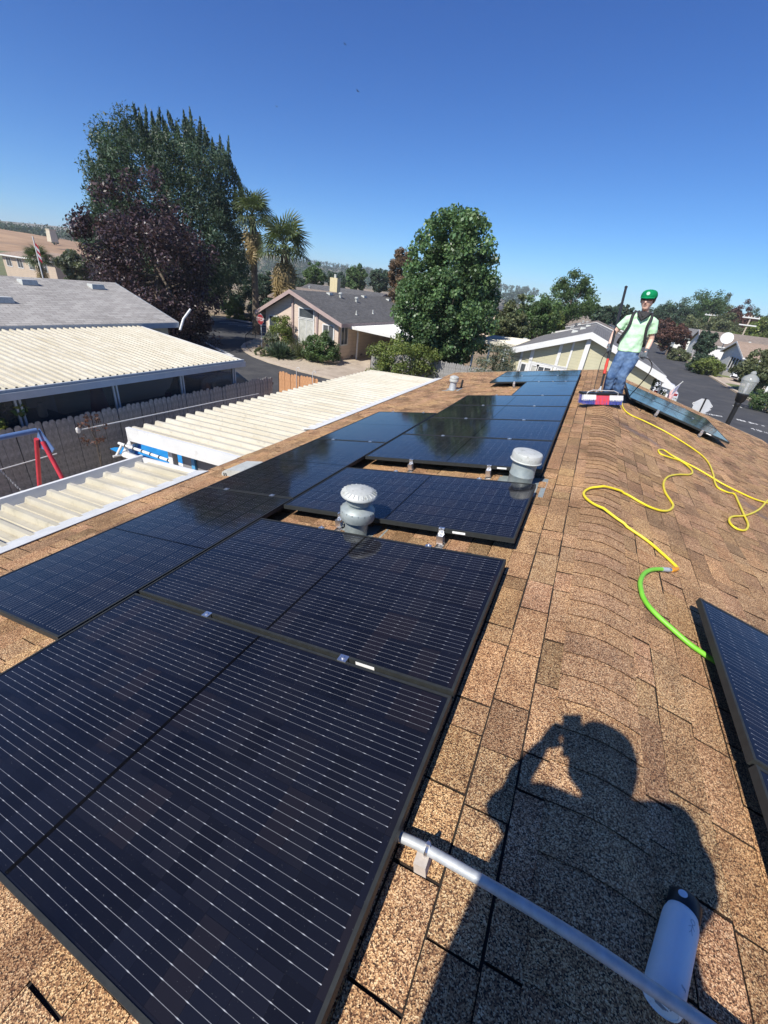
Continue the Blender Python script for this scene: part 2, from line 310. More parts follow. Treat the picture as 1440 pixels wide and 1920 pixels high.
slopeR = MB().hexa([RP(0, Y0, -0.09), RP(SR, Y0, -0.09), RP(SR, Y1, -0.09), RP(0, Y1, -0.09), RP(0, Y0, -0.002), RP(SR, Y0, -0.002), RP(SR, Y1, -0.002), RP(0, Y1, -0.002)]).build('roof_slope', MT['deck'], HOUSE)
MB().hexa([LP(SL+0.03, Y0-0.02, -0.2), LP(SL+0.001, Y0-0.02, -0.2), LP(SL+0.001, Y1+0.02, -0.2), LP(SL+0.03, Y1+0.02, -0.2), LP(SL+0.03, Y0-0.02, 0.004), LP(SL+0.001, Y0-0.02, 0.004), LP(SL+0.001, Y1+0.02, 0.004), LP(SL+0.03, Y1+0.02, 0.004)]).build('eave_fascia', mat('dark_drip_edge', (0.05, 0.045, 0.04), rough=0.5), HOUSE)
MB().hexa([RP(SR+0.001, Y0-0.02, -0.2), RP(SR+0.03, Y0-0.02, -0.2), RP(SR+0.03, Y1+0.02, -0.2), RP(SR+0.001, Y1+0.02, -0.2), RP(SR+0.001, Y0-0.02, 0.006), RP(SR+0.03, Y0-0.02, 0.006), RP(SR+0.03, Y1+0.02, 0.006), RP(SR+0.001, Y1+0.02, 0.006)]).build('eave_fascia', MT['white'], HOUSE)
rk = MB()
for PT, S_ in ((LP, SL), (RP, SR)):
    a = [PT(S_, Y1+0.002, -0.2), PT(0.0, Y1+0.002, -0.2), PT(0.0, Y1+0.002, 0.012), PT(S_, Y1+0.002, 0.012)]; rk.sweep(a if PT is RP else a, (0, 0.03, 0))
rk.build('rake_board', mat('tan_rake_paint', (0.4, 0.3, 0.2), rough=0.6), HOUSE)
# panels: where they lie (side, y, s, along-ridge length, across length)
PW, PLn, PH = 1.045, 1.879, 0.13
S0 = 0.518; YP = 1.114
PANELS = []   # (side, s_upper, y_near, orient) orient 'u': long side runs up the slope, 'r': along the ridge
for y in (YP-PW-0.021, YP, YP+1.317, YP+2.7655): PANELS.append(('L', S0, y, 'u'))
y4 = YP+2.7655
for k in (1, 2, 3): PANELS.append(('L', S0, y4+k*(PW+0.021), 'u'))
y8 = y4+4*(PW+0.021); PANELS.append(('L', S0, y8, 'r'))
y9 = y8+PLn+0.021; PANELS.append(('L', S0, y9, 'u')); PANELS.append(('L', S0, y9+PW+0.021, 'u'))
for k in range(3): PANELS.append(('L', S0+PLn+0.017, 0.688+k*(PLn+0.015), 'r'))
for y in (1.435, 0.37): PANELS.append(('R', 0.504, y, 'u'))
for y in (9.22, 10.286): PANELS.append(('R', 0.44, y, 'u'))
def covered(side, s, y):
    for sd, s0, yy, o in PANELS:
        a, b_ = (PLn, PW) if o == 'u' else (PW, PLn)
        if sd == side and s0+0.12 < s < s0+a-0.02 and yy+0.1 < y < yy+b_-0.1: return True
    return False
# shingle tabs
tabs = []; rs = random.Random(5); EXP = 0.143
for side, PT, S_ in (('L', LP, SL), ('R', RP, SR)):
    nC = int(math.ceil((S_-0.10)/EXP))
    for k in range(nC):
        s0 = 0.10+k*EXP; s1 = min(s0+EXP, S_+0.012); y = Y0-rs.random()*0.2; thick = rs.random() < 0.5
        while y < Y1:
            w = rs.choice((0.13, 0.16, 0.2, 0.24, 0.28, 0.33, 0.36))*rs.uniform(0.9, 1.1); a, b_ = max(y, Y0), min(y+w, Y1)
            if b_-a > 0.02:
                base = 0.94+0.1*rs.random()
                base *= rs.choice((1, 1, 1, 0.84, 0.68, 1.1, 0.92))
                tn = (base*rs.uniform(0.97, 1.04), base*rs.uniform(0.96, 1.02), base*rs.uniform(0.92, 1.04))
                h = (0.0125 if thick else 0.0085)+rs.uniform(-0.001, 0.002); thick = not thick if rs.random() < 0.8 else thick
                jit = rs.uniform(-0.002, 0.002); g = rs.choice((0.0014, 0.0026, 0.0036, 0.0046) if side == 'L' else (0.0024, 0.0036, 0.0048, 0.006)); u0 = s0+(rs.uniform(0.005, 0.0105) if side == 'L' else rs.uniform(0.007, 0.013))  # right slope: gaps widened so the dark felt stands in for shadow lines
                pts = [PT(u0, a+g, 0), PT(u0, b_-g, 0), PT(s1+jit, b_-g, 0.0005), PT(s1+jit, a+g, 0.0005), PT(u0, a+g, 0.0035), PT(u0, b_-g, 0.0035), PT(s1+jit, b_-g, h), PT(s1+jit, a+g, h)]
                if side == 'L': ring = [pts[3], pts[0], pts[1], pts[2], pts[7], pts[4], pts[5], pts[6]]
                else: ring = [pts[0], pts[3], pts[2], pts[1], pts[4], pts[7], pts[6], pts[5]]
                q = [proj(p) for p in ring[4:]]; ar = 0
                if min(z[2] for z in q) > 0.15:
                    x = [min(max(z[0], 0), 1440) for z in q]; yy = [min(max(z[1], 0), 1920) for z in q]
                    ar = abs(sum(x[i]*yy[(i+1) % 4]-x[(i+1) % 4]*yy[i] for i in range(4)))/2
                    if covered(side, (s0+s1)/2, (a+b_)/2): ar *= 0.02
                tabs.append((ar, side, ring, tn))
            y += w
tabs.sort(key=lambda z: -z[0])
rest = {'L': MB(), 'R': MB()}
def tabbox(mb, p, tn):      # granule-coated face, black asphalt cut edges
    mb.add(p, [(4, 5, 6, 7)], tn); mb.add(p, [(0, 1, 5, 4), (1, 2, 6, 5), (2, 3, 7, 6), (3, 0, 4, 7), (3, 2, 1, 0)], (0.12, 0.11, 0.11)); return mb
for i, (ar, side, ring, tn) in enumerate(tabs):
    if i < 300: tabbox(MB(), ring, tn).build('shingle', MT['shingle'], slopeL if side == 'L' else slopeR)
    else: tabbox(rest[side], ring, tn)
rest['L'].build('shingles', MT['shingle'], slopeL, kind='stuff'); rest['R'].build('shingles', MT['shingle'], slopeR, kind='stuff')
# ridge caps: bent pieces lapped along the ridge
ridge = MB().sweep([LP(0.13, Y0, -0.004), RP(0.13, Y0, -0.004), (0, Y0, -0.0015)], (0, Y1-Y0, 0)).build('ridge_board', MT['deck'], HOUSE)
y = Y0; LC = 0.145
while y < Y1-0.02:
    w = LC*rs.uniform(0.93, 1.07); ye = min(y+w+0.05, Y1+0.01); mb = MB(); base = 0.9+0.14*rs.random(); base *= 0.8 if rs.random() < 0.18 else 1; tn = (base*1.02, base, base*rs.uniform(0.95, 1.05))
    prof = [(-0.155, 0.0095), (-0.09, 0.0105), (-0.045, 0.0115), (-0.015, 0.012), (0.015, 0.012), (0.045, 0.0115), (0.09, 0.0105), (0.155, 0.0095)]
    def RC(s, yy, h):
        p = LP(-s, yy, h) if s < 0 else RP(s, yy, h); soft = 0.008*max(0, 1-abs(s)/0.1)**1.5; return (p[0], p[1], p[2]-soft)
    vv = []
    for (yy, lift) in ((y, 0.005), (ye, -0.003)):
        for dz in (-0.006, 0.0):
            vv += [RC(s, yy+rs.uniform(-0.001, 0.001), h+lift+dz) for s, h in prof]
    n = 8; ff = []
    for j in range(n-1):
        ff.append((n+j, n+j+1, 3*n+j+1, 3*n+j)); ff.append((j, j+1, n+j+1, n+j))
    ff += [(0, n, 3*n, 2*n), (n-1, 3*n-1, 4*n-1, 2*n-1)]
    mb.add(vv, [q for q in ff if min(q) >= n and len(q) == 4 and max(q) < 4*n and (q[0] >= n and q[1] >= n)], tn); mb.add(vv, [(j, j+1, n+j+1, n+j) for j in range(n-1)]+[(0, n, 3*n, 2*n), (n-1, 3*n-1, 4*n-1, 2*n-1)], (0.24, 0.22, 0.21)); mb.build('ridge_cap', MT['shingle'], ridge, smooth=40); y += w
# ================================================================== SOLAR PANELS
def panel_meshes():
    d, fw = 0.034, 0.011
    fr = MB()
    fr.bb(0, PLn, 0, fw, PH-d, PH); fr.bb(0, PLn, PW-fw, PW, PH-d, PH); fr.bb(0, fw, fw, PW-fw, PH-d, PH); fr.bb(PLn-fw, PLn, fw, PW-fw, PH-d, PH)
    me_f = fr.mesh('frame', MT['frame'])
    g = MB().add([(fw, fw, PH-0.0025), (PLn-fw, fw, PH-0.0025), (PLn-fw, PW-fw, PH-0.0025), (fw, PW-fw, PH-0.0025), (fw, fw, PH-0.008), (PLn-fw, fw, PH-0.008), (PLn-fw, PW-fw, PH-0.008), (fw, PW-fw, PH-0.008)], [(0, 1, 2, 3), (7, 6, 5, 4)])
    me_g = g.mesh('glass', MT['glass_cell']); uv = me_g.uv_layers.new(name='UVMap')
    for lp in me_g.loops: c = me_g.vertices[lp.vertex_index].co; uv.data[lp.index].uv = (c.x, c.y)
    return me_f, me_g
ME_F, ME_G = panel_meshes()
def clamp_mesh(mid):
    m = MB()
    if mid: m.box((0, 0, 0.0015), (0.042, 0.036, 0.004)); m.lathe([(0.0075, 0.003), (0.0075, 0.010)], 6); m.box((0, 0, -0.02), (0.042, 0.012, 0.04))
    else: m.box((0, 0.004, 0.0015), (0.04, 0.02, 0.004)); m.lathe([(0.0075, 0.003), (0.0075, 0.010)], 6, (0, -0.006, 0)); m.box((0, -0.008, -0.018), (0.04, 0.008, 0.04))
    return m.mesh('clamp', MT['alu'])
ME_CM, ME_CE = clamp_mesh(True), clamp_mesh(False)
fm = MB()     # tilted foot bracket under a near edge
fm.box((0, -0.016, 0.062), (0.045, 0.006, 0.075)); fm.box((0, -0.055, 0.062), (0.045, 0.006, 0.05)); fm.box((0, -0.036, 0.09), (0.045, 0.045, 0.006)); fm.box((0, -0.036, 0.036), (0.045, 0.045, 0.006)); fm.box((0, -0.04, 0.012), (0.055, 0.09, 0.008)); fm.lathe([(0.008, 0.093), (0.008, 0.104)], 6, (0, -0.036, 0))
ME_FT = fm.mesh('foot_bracket', MT['alu'])
ME_ST = MB().box((0, 0, 0), (0.09, 0.0012, 0.016)).mesh('serial_label', mat('white_label', (0.8, 0.8, 0.78), rough=0.5))
ME_RAIL = MB().box((0, 0, 0), (0.03, 1.0, 0.028)).mesh('support_foot', MT['frame'])
def panel(side, s, y, orient, label, near='none', far_='mid', group=None):
    # local x: towards the ridge on the left slope, away from it on the right slope; local y: along the ridge
    if side == 'L':
        ext = PLn if orient == 'u' else PW; loc = LP(s+ext, y); ry = -PL
    else: ext = PLn; loc = RP(s, y); ry = PR
    root = thing('solar_panel', label, 'solar panel', loc, group, (0, ry, 0))
    if orient == 'u': q = dict(rot=(0, 0, 0), loc=(0, 0, 0)); ax, ay = PLn, PW
    else: q = dict(rot=(0, 0, math.pi/2), loc=(PW, 0, 0)); ax, ay = PW, PLn
    inst(ME_F, 'frame', root, **q); inst(ME_G, 'glass', root, **q)
    xs = (0.3*ax, 0.74*ax) if orient == 'u' else (0.25*ax, 0.78*ax)
    for x in xs:
        inst(ME_RAIL, 'support_foot', root, (x, ay/2, PH-0.05), (0, 0, 0), (1, ay-0.1, 1))
        for yy in (0.22*ay, 0.8*ay): inst(ME_RAIL, 'support_foot', root, (x, yy, 0.036), (0, 0, 0), (1.6, 0.06, 2.0))
        if far_ == 'mid': inst(ME_CM, 'clamp', root, (x, ay+0.0105, PH))
        elif far_ == 'end': inst(ME_CE, 'clamp', root, (x, ay+0.004, PH), (0, 0, math.pi))
    if near == 'foot':
        for x in xs:
            inst(ME_FT, 'foot_bracket', root, (x, 0, 0)); inst(ME_CE, 'clamp', root, (x, -0.004, PH))
        inst(ME_ST, 'serial_label', root, (xs[1]+0.12, -0.0008, PH-0.019))
    elif near == 'label': inst(ME_ST, 'serial_label', root, (xs[1]+0.1, -0.0008, PH-0.014))
    return root
LB = [('black solar panel at the roof end with the silver conduit beside its upper edge', 'none', 'mid'),
      ('black solar panel touching the double-capped vent on its far side', 'label', 'end'),
      ('black solar panel standing alone between the double-capped vent and the tall capped vent', 'foot', 'end'),
      ('black solar panel directly beyond the tall capped vent', 'foot', 'mid'),
      ('second black solar panel beyond the tall capped vent', 'none', 'mid'),
      ('third black solar panel beyond the tall capped vent, mirroring the trees', 'none', 'mid'),
      ('fourth black solar panel beyond the tall capped vent, next to the brush head', 'none', 'mid'),
      ('black solar panel turned lengthwise between the brush head and the roof end pair', 'none', 'mid'),
      ('black solar panel second from the far roof end, overhanging the turned one', 'foot', 'mid'),
      ('black solar panel at the far roof end by the sage house', 'none', 'end'),
      ('lower-row black solar panel lengthwise along the ribbed eave cover, first of three', 'none', 'mid'),
      ('lower-row black solar panel lengthwise beside the pale hooded eave vent', 'none', 'mid'),
      ('lower-row black solar panel lengthwise at the far end, mirroring blue sky', 'none', 'end'),
      ('black solar panel over the end of the green hose across the ridge', 'none', 'mid'),
      ('black solar panel across the ridge, next one along from the green hose', 'none', 'mid'),
      ('tilted-away black solar panel across the ridge behind the worker, with shiny end fittings', 'foot', 'mid'),
      ('black solar panel across the ridge, farther one of the pair behind the worker', 'none', 'end')]
for (sd, s, y, o), (lb, nr, fr_) in zip(PANELS, LB): panel(sd, s, y, o, lb, nr, fr_)
# ================================================================== GROUND, ROADS
G1 = GZ
MB().add([(-2600, -2600, G1-0.02), (2600, -2600, G1-0.02), (2600, 2600, G1-0.02), (-2600, 2600, G1-0.02)], [(0, 1, 2, 3)]).build('ground', MT['soil'], kind='structure', origin=(0, 0, G1-0.02))
def sheet(name, poly, z, m, kind='structure', parent=None): return MB().add([(x, y, z) for x, y in poly], [tuple(range(len(poly)))]).build(name, m, parent, kind=kind if parent is None else None)
sheet('road', [(-75, 16.6), (60, 16.6), (60, 22.9), (-14.8, 22.9), (-26, 27), (-29, 34), (-34, 75), (-46, 75), (-40, 40), (-38, 28), (-75, 22)], G1-0.012, MT['asphalt'])
sheet('road', [(5.9, 22.9), (13.6, 22.9), (13.9, 60), (14.2, 150), (8.0, 150), (7.0, 60)], G1-0.008, MT['asphalt'])
def kerb(name, pts, w=0.16, h=0.13):
    mb = MB(); P = [Vector((x, y, 0)) for x, y in pts]; n = len(P)
    off = []
    for i in range(n):
        t = (P[min(i+1, n-1)]-P[max(i-1, 0)]).normalized(); off.append(Vector((-t.y, t.x, 0))*w)
    for i in range(n-1):
        a, b, c, d = P[i], P[i+1], P[i+1]+off[i+1], P[i]+off[i]
        mb.hexa([q+Vector((0, 0, G1-0.02)) for q in (a, b, c, d)]+[q+Vector((0, 0, G1+h)) for q in (a, b, c, d)])
    return mb.build(name, MT['kerb'], kind='structure')
KC = [(-12.0, 22.9), (-14.76, 22.95), (-17.4, 23.15), (-20.5, 23.75), (-22.6, 24.55), (-24.4, 25.6), (-25.9, 26.9), (-27.0, 28.4), (-27.9, 30.2), (-28.6, 33), (-29.6, 38), (-31, 46)]
kerb('kerb', KC[::-1], 0.45, 0.06)
kerb('kerb', [(5.75, 24.0), (6.9, 60), (7.9, 150)], 0.15); kerb('kerb', [(14.3, 150), (14.0, 60), (13.7, 24.0)][::1], 0.4, 0.08); kerb('kerb', [(4.5, 23.05), (-12, 23.05)][::-1], 0.15)
kerb('kerb', [(-41.5, 44), (-40.2, 36), (-39.0, 29.5)], 0.3)
# beds and lawns on the corner lot
sheet('gravel_bed', [(x+0.4*(1 if x < -24 else 0), y+0.42) for x, y in KC]+[(-29, 46), (-12, 46)], G1+0.05, MT['gravel'])
sheet('driveway', [(-16.9, 23.5), (-11.2, 23.3), (-11.4, 34), (-17.4, 34)], G1+0.058, MT['concrete'])
sheet('pavement', [(-41.5, 37.2), (-34.2, 37.2), (-34.8, 40.4), (-42, 40.4)], G1+0.004, MT['asphalt'])
for k in range(5):
    x = -40.2+k*1.35; sheet('bay_line', [(x, 37.4), (x+0.14, 37.4), (x+0.55, 39.9), (x+0.41, 39.9)], G1+0.008, MT['paint'])
sheet('pavement', [(-42, 40.4), (-34, 40.4), (-34, 41.6), (-42, 41.6)], G1+0.1, MT['kerb'])
sheet('stop_line', [(-28.8, 26.1), (-23.4, 23.6), (-23.5, 23.3), (-28.9, 25.8)], G1+0.0, MT['paint'])
# worn paint on the right-hand street
rp = random.Random(3)
for (u0, v0, u1, v1) in ((1316, 774, 1355, 781), (1330, 786, 1358, 794), (1381, 786, 1434, 799), (1408, 803, 1440, 812), (1372, 760, 1392, 764)):
    A, B = ground(u0, v0), ground(u1, v1); mb = MB(); n = 9
    for k in range(n):
        if rp.random() < 0.25: continue
        a = A+(B-A)*(k/n); b = A+(B-A)*((k+rp.uniform(0.6, 0.95))/n); w = rp.uniform(0.12, 0.32)
        mb.add([(a[0], a[1]-w, G1-0.003), (b[0], b[1]-w*0.8, G1-0.003), (b[0], b[1]+w, G1-0.003), (a[0], a[1]+w*0.7, G1-0.003)], [(0, 1, 2, 3)])
    mb.build('road_marking', MT['paint'], kind='structure')
sheet('lawn', [(14.3, 24), (60, 24), (60, 150), (14.6, 150)], G1+0.02, MT['lawn'])
sheet('lawn', [(-5.5, 23.4), (4.6, 23.4), (6.2, 60), (-5.5, 60)], G1+0.02, MT['gravel'])
for y0, y1, x1 in ((62, 69.5, 30), (96, 106, 30), (40, 44.5, 30)): sheet('driveway', [(14.15, y0), (x1, y0), (x1, y1), (14.15, y1)], G1+0.026, MT['concrete'])
sheet('driveway', [(3.4, 34), (6.0, 34), (6.6, 47), (3.4, 47)], G1+0.026, MT['concrete'])
sheet('patio', [(-11.9, -4), (-3.76, -4), (-3.76, 14.4), (-11.9, 14.4)], G1-0.008, MT['concrete'])
sheet('driveway', [(-17.2, 2), (-12.3, 2), (-12.3, 16.6), (-17.2, 16.6)], G1-0.006, MT['concrete'])
# ================================================================== HILLS
def hill(name, az0, az1, d0, d1, hfun, m, na=40, nd=10):
    V = []; F = []
    for i in range(na+1):
        a = math.radians(az0+(az1-az0)*i/na)
        for j in range(nd+1):
            d = d0+(d1-d0)*j/nd; V.append((CC[0]+math.sin(a)*d, CC[1]+math.cos(a)*d, G1-0.4+hfun(a, (d-d0)/(d1-d0))))
    for i in range(na):
        for j in range(nd): k = i*(nd+1)+j; F.append((k, k+1, k+nd+2, k+nd+1))
    return MB().add(V, F).build(name, m, kind='structure', smooth=180)
def az(u, v=None):
    r = ray(u, 540); return math.degrees(math.atan2(r[0], r[1]))
sm = lambda t: t*t*(3-2*t)
golden = mat('dry_grass_hill', (0.27, 0.16, 0.085), (0.42, 0.27, 0.15), 0.04, 0.95, geo='P', dirt=((0.22, 0.15, 0.09), 0.03, 0.55, 0.75))
vine = mat('vineyard_rows', (0.1, 0.12, 0.05), (0.17, 0.17, 0.075), 0.05, 0.95, geo='P')
brush_hill = mat('brush_hill', (0.1, 0.1, 0.055), (0.24, 0.19, 0.115), 0.02, 0.95, geo='P')
A0, A1 = az(-420), az(330)
hill('field', A0, A1, 105, 250, lambda a, t: 0.42+1.2*t, vine)
hill('hill', A0, A1, 250, 480, lambda a, t: 1.62+9.5*sm(t)*(1+0.25*math.sin(a*9)), golden)
hill('hill', az(430), az(1500), 500, 1300, lambda a, t: 46*sm(t)*(0.75+0.25*math.sin(a*17+1.0))*min(1, max(0.12, (math.radians(az(1010))-a)*6)), brush_hill, 60)
hill('hill', A0-20, az(700), 900, 2000, lambda a, t: 62*sm(t)*(0.8+0.2*math.sin(a*11)), brush_hill, 50)
# ================================================================== VEGETATION
def unit(v): return v/np.maximum(np.linalg.norm(v, axis=-1, keepdims=True), 1e-9)
def leaves(rg, cen, rad, per, size, up=0.35, hue=0.12, val=0.3, aspect=0.55, spread=0.75, dirbias=None, hang=0.0):
    n = len(cen)*per; c = np.repeat(cen, per, 0); r = np.repeat(rad, per, 0)
    d = unit(rg.normal(size=(n, 3))); k = rg.random((n, 1))**0.45; p = c+d*r*k
    nm = unit(d*0.9+rg.normal(size=(n, 3))*spread+np.array([0, 0, up]))
    t = unit(np.cross(nm, rg.normal(size=(n, 3)))); 
    if dirbias is not None: t = unit(t*0.5+np.array(dirbias)); nm = unit(np.cross(t, np.cross(nm, t)))
    if hang: t = unit(t+np.array([0, 0, -hang]))
    b = np.cross(nm, t); L = size*(0.6+0.8*rg.random((n, 1))); w = L*aspect
    V = np.stack([p-t*L*0.5, p+b*w*0.5-t*L*0.05, p+t*L*0.5, p-b*w*0.5-t*L*0.05], 1).reshape(-1, 3)
    F = np.arange(n*4).reshape(-1, 4); v = 1+val*(rg.random((n, 1))*2-1); cl = np.repeat(1+0.36*(rg.random((len(cen), 1))*2-1), per, 0)
    h = hue*(rg.random((n, 1))*2-1); T = np.clip(np.concatenate([v*cl*(1+h), v*cl, v*cl*(1-h)], 1), 0.05, 3); return V, F, T
def clumps(rg, c, R, n, fill=0.55, lump=0.18, rc=(0.16, 0.3), prof=None, zmin=-1.0):
    d = unit(rg.normal(size=(n*3, 3))); d = d[d[:, 2] > zmin][:n]; k = fill+(1-fill)*rg.random((len(d), 1))**0.6
    ph = rg.random(6)*6.28; lu = 1+lump*(np.sin(d[:, :1]*5+ph[0])*np.sin(d[:, 1:2]*5+ph[1])+np.sin(d[:, 2:3]*6+ph[2])*0.7)
    q = d*k*lu
    if prof is not None: s = prof(q[:, 2:3]); q[:, :2] *= s
    cen = np.array(c)+q*np.array(R); rad = np.array(R).mean()*rg.uniform(rc[0], rc[1], (len(d), 1))*np.array([[1, 1, 0.85]]); return cen, rad
def limbs(mb, base, top, r, cen, rg, k=9):
    base = np.array(base, float); top = np.array(top, float); mb.tube([base, base*0.6+top*0.4+rg.normal(size=3)*r*0.6, top], [r, r*0.75, r*0.3], 9)
    for i in rg.choice(len(cen), min(k, len(cen)), False):
        s = base+(top-base)*rg.uniform(0.35, 0.85); e = cen[i]; m_ = (s+e)/2+np.array([0, 0, -0.06*np.linalg.norm(e-s)]); mb.tube([s, m_, e], [r*0.42, r*0.26, r*0.08], 6)
LEAF = dict(green=leafmat('leaf_green', (0.085, 0.14, 0.05)), dark=leafmat('leaf_dark', (0.055, 0.09, 0.054), 0.28), purple=leafmat('leaf_purple', (0.062, 0.04, 0.047), 0.22, 0.42), yellow=leafmat('leaf_yellow_green', (0.15, 0.19, 0.05)), olive=leafmat('leaf_olive', (0.125, 0.145, 0.07)),
            red=leafmat('leaf_red_brown', (0.12, 0.06, 0.045)), grey=leafmat('leaf_grey_green', (0.15, 0.17, 0.12)), brown=leafmat('leaf_brown', (0.16, 0.11, 0.07)), gum=leafmat('leaf_sweetgum', (0.1, 0.17, 0.068), 0.32, 0.4), dry=leafmat('dry_frond', (0.36, 0.27, 0.13), 0.3), palm=leafmat('palm_frond', (0.1, 0.13, 0.06), 0.3, 0.4), white=leafmat('white_flower', (0.6, 0.6, 0.5), 0.3))
def cat3(*parts):
    V = []; F = []; T = []; o = 0
    for v, f, t in parts: V.append(v); F.append(f+o); T.append(t); o += len(v)
    return np.concatenate(V), np.concatenate(F), np.concatenate(T)
def tree(name, label, base, c, R, m, seed, ncl=120, per=60, size=0.25, trunk=0.2, group=None, fill=0.5, lump=0.2, rc=(0.16, 0.3), prof=None, cat='tree', up=0.35, zmin=-1.0, extra=None, nl=8, hue=0.12, val=0.32, aspect=0.55, hang=0.0):
    rg = np.random.default_rng(seed); base = np.array(base, float); c = np.array(c, float)
    o = thing(name, label, cat, base, group); cen, rad = clumps(rg, c, R, ncl, fill, lump, rc, prof, zmin)
    parts = [leaves(rg, cen, rad, per, size, up, hue, val, aspect, hang=hang)]
    if extra is not None: parts += extra(rg)
    V, F, T = cat3(*parts); inst(npmesh('crown' if cat == 'tree' else 'foliage', V-base, F, LEAF[m], T), 'crown' if cat == 'tree' else 'foliage', o)
    if trunk:
        mb = MB(); limbs(mb, base-np.array([0, 0, 0.1]), c+np.array([0, 0, R[2]*0.45]), trunk, cen, rg, nl); mb.build('trunk' if cat == 'tree' else 'stem', MT['bark'], o, smooth=60)
    return o
def ptree(u, vt, vb, hw, D, m, label, seed, name='leafy_tree', base_v=None, group=None, **kw):
    # crown from image height vt..vb, half width hw pixels, standing at horizontal distance D
    t, b = far(u, vt, D), far(u+(vb-vt)*-0.0, vb, D); zt, zb = t[2], b[2]; g = far(u, (vt+vb)/2, D); sc = proj(g)[2]/CF
    off = math.hypot(u-720, 0)/CF; rx = hw*sc/math.sqrt(1+off*off*0.6)*1.0
    return tree(name, label, (g[0], g[1], GZ), (g[0], g[1], (zt+zb)/2), (rx, rx, (zt-zb)/2), m, seed, group=group, **kw)
# --- the purple-leaved tree, the tall dark tree, the sweetgum
pb = far(270, 500, 36.5)
def purp_extra(rg):
    cen = np.array([far(u, v, 36.5) for u, v in ((150, 430), (160, 418), (143, 436), (390, 600), (350, 622), (330, 632), (300, 600), (250, 560), (400, 560), (380, 480), (200, 350), (235, 345), (285, 335), (180, 370), (168, 400))]); return [leaves(rg, cen+rg.normal(size=cen.shape)*0.2, np.full((len(cen), 3), 0.75), 240, 0.2, 0.2, 0.2, 0.5)]
tree('purple_leaf_tree', 'broad purple-leaved tree rising behind the grey-roofed neighbour house', (pb[0]+0.9, pb[1]+1.0, GZ), (pb[0]+0.3, pb[1]+0.4, -0.1), (3.95, 3.95, 5.25), 'purple', 21, 250, 150, 0.19, 0.26, fill=0.42, lump=0.16, rc=(0.13, 0.22), extra=purp_extra, nl=16, hue=0.22, val=0.55, prof=lambda z: np.clip(1.02-0.32*np.clip(z, 0, 1)-0.12*np.clip(-z, 0, 1), 0.2, 1))
db = far(312, 400, 50.0)
def dark_extra(rg):
    tips = []
    for u, v, l in ((165, 285, 3.6), (172, 340, 1.6), (178, 318, 2.6), (188, 268, 2.2), (197, 262, 3.2), (207, 300, 1.5), (218, 248, 2.0), (236, 228, 2.9), (244, 240, 1.2), (252, 198, 3.4), (262, 209, 2.2), (274, 203, 3.0), (285, 212, 1.6), (300, 207, 2.6), (306, 222, 1.2), (316, 212, 1.9), (345, 212, 3.2), (351, 224, 1.4), (357, 208, 2.7), (376, 226, 2.6), (384, 240, 1.3), (413, 258, 3.2), (419, 276, 1.5), (429, 262, 3.0), (433, 300, 1.6), (447, 330, 2.0), (440, 350, 1.5), (332, 232, 1.4), (398, 262, 1.4), (228, 252, 1.4), (180, 370, 1.6), (166, 395, 1.4)):
        l *= rg.uniform(0.75, 1.15); lean = rg.normal(size=2)*0.2
        p = far(u, v+8, 50.0+rg.uniform(-2.5, 2.5))
        for k in np.linspace(0, 1, 9): tips.append((p+np.array([lean[0]*l*k+0.14*k*rg.normal(), lean[1]*l*k+0.14*k*rg.normal(), -l*k]), 0.13+0.6*k*rg.uniform(0.7, 1.2)))
    cen = np.array([t[0] for t in tips]); rad = np.array([[t[1]*0.75, t[1]*0.75, 0.55] for t in tips]); return [leaves(rg, cen, rad, 75, 0.24, 0.1, 0.1, 0.35, 0.3, dirbias=(0, 0, 1.0))]
tree('tall_dark_tree', 'very tall dark green tree with upright shoots behind the purple-leaved tree', (db[0], db[1], GZ), (db[0]+0.3, db[1]+0.2, 3.75), (7.7, 7.7, 7.35), 'dark', 22, 560, 170, 0.27, 0.5, fill=0.45, lump=0.15, rc=(0.1, 0.2), extra=dark_extra, nl=18, up=0.2, aspect=0.34, prof=lambda z: np.clip(1.05-0.3*np.clip(z, 0, 1)-0.4*np.clip(-z, 0, 1), 0.2, 1), val=0.4)
cb = far(840, 545, 29.5)
def gum_extra(rg):
    cen = np.array([far(u, v, 29.5+rg.uniform(-1.5, 1.5)) for u, v in ((808, 425), (822, 412), (838, 405), (852, 400), (866, 404), (880, 408), (893, 412), (905, 428), (792, 446), (778, 470), (916, 460), (922, 490), (768, 505), (758, 545), (752, 590), (756, 630), (770, 655), (800, 664), (835, 668), (870, 668), (905, 650), (920, 610), (926, 560), (924, 525), (830, 440), (860, 440), (885, 445))]); return [leaves(rg, cen, np.full((len(cen), 3), 0.55), 190, 0.2, 0.3, 0.12, 0.4, 0.75)]
tree('sweetgum_tree', 'dense rounded bright green tree behind the weathered back fence', (cb[0], cb[1], GZ), (cb[0], cb[1], 0.85), (2.75, 2.75, 4.45), 'gum', 23, 520, 150, 0.155, 0.24, fill=0.3, lump=0.07, rc=(0.11, 0.19), extra=gum_extra, nl=12, aspect=0.8, val=0.42, prof=lambda z: np.clip(1.1-0.36*np.clip(z, 0, 1)**1.8-0.08*np.clip(-z, 0, 1), 0.2, 1.1))
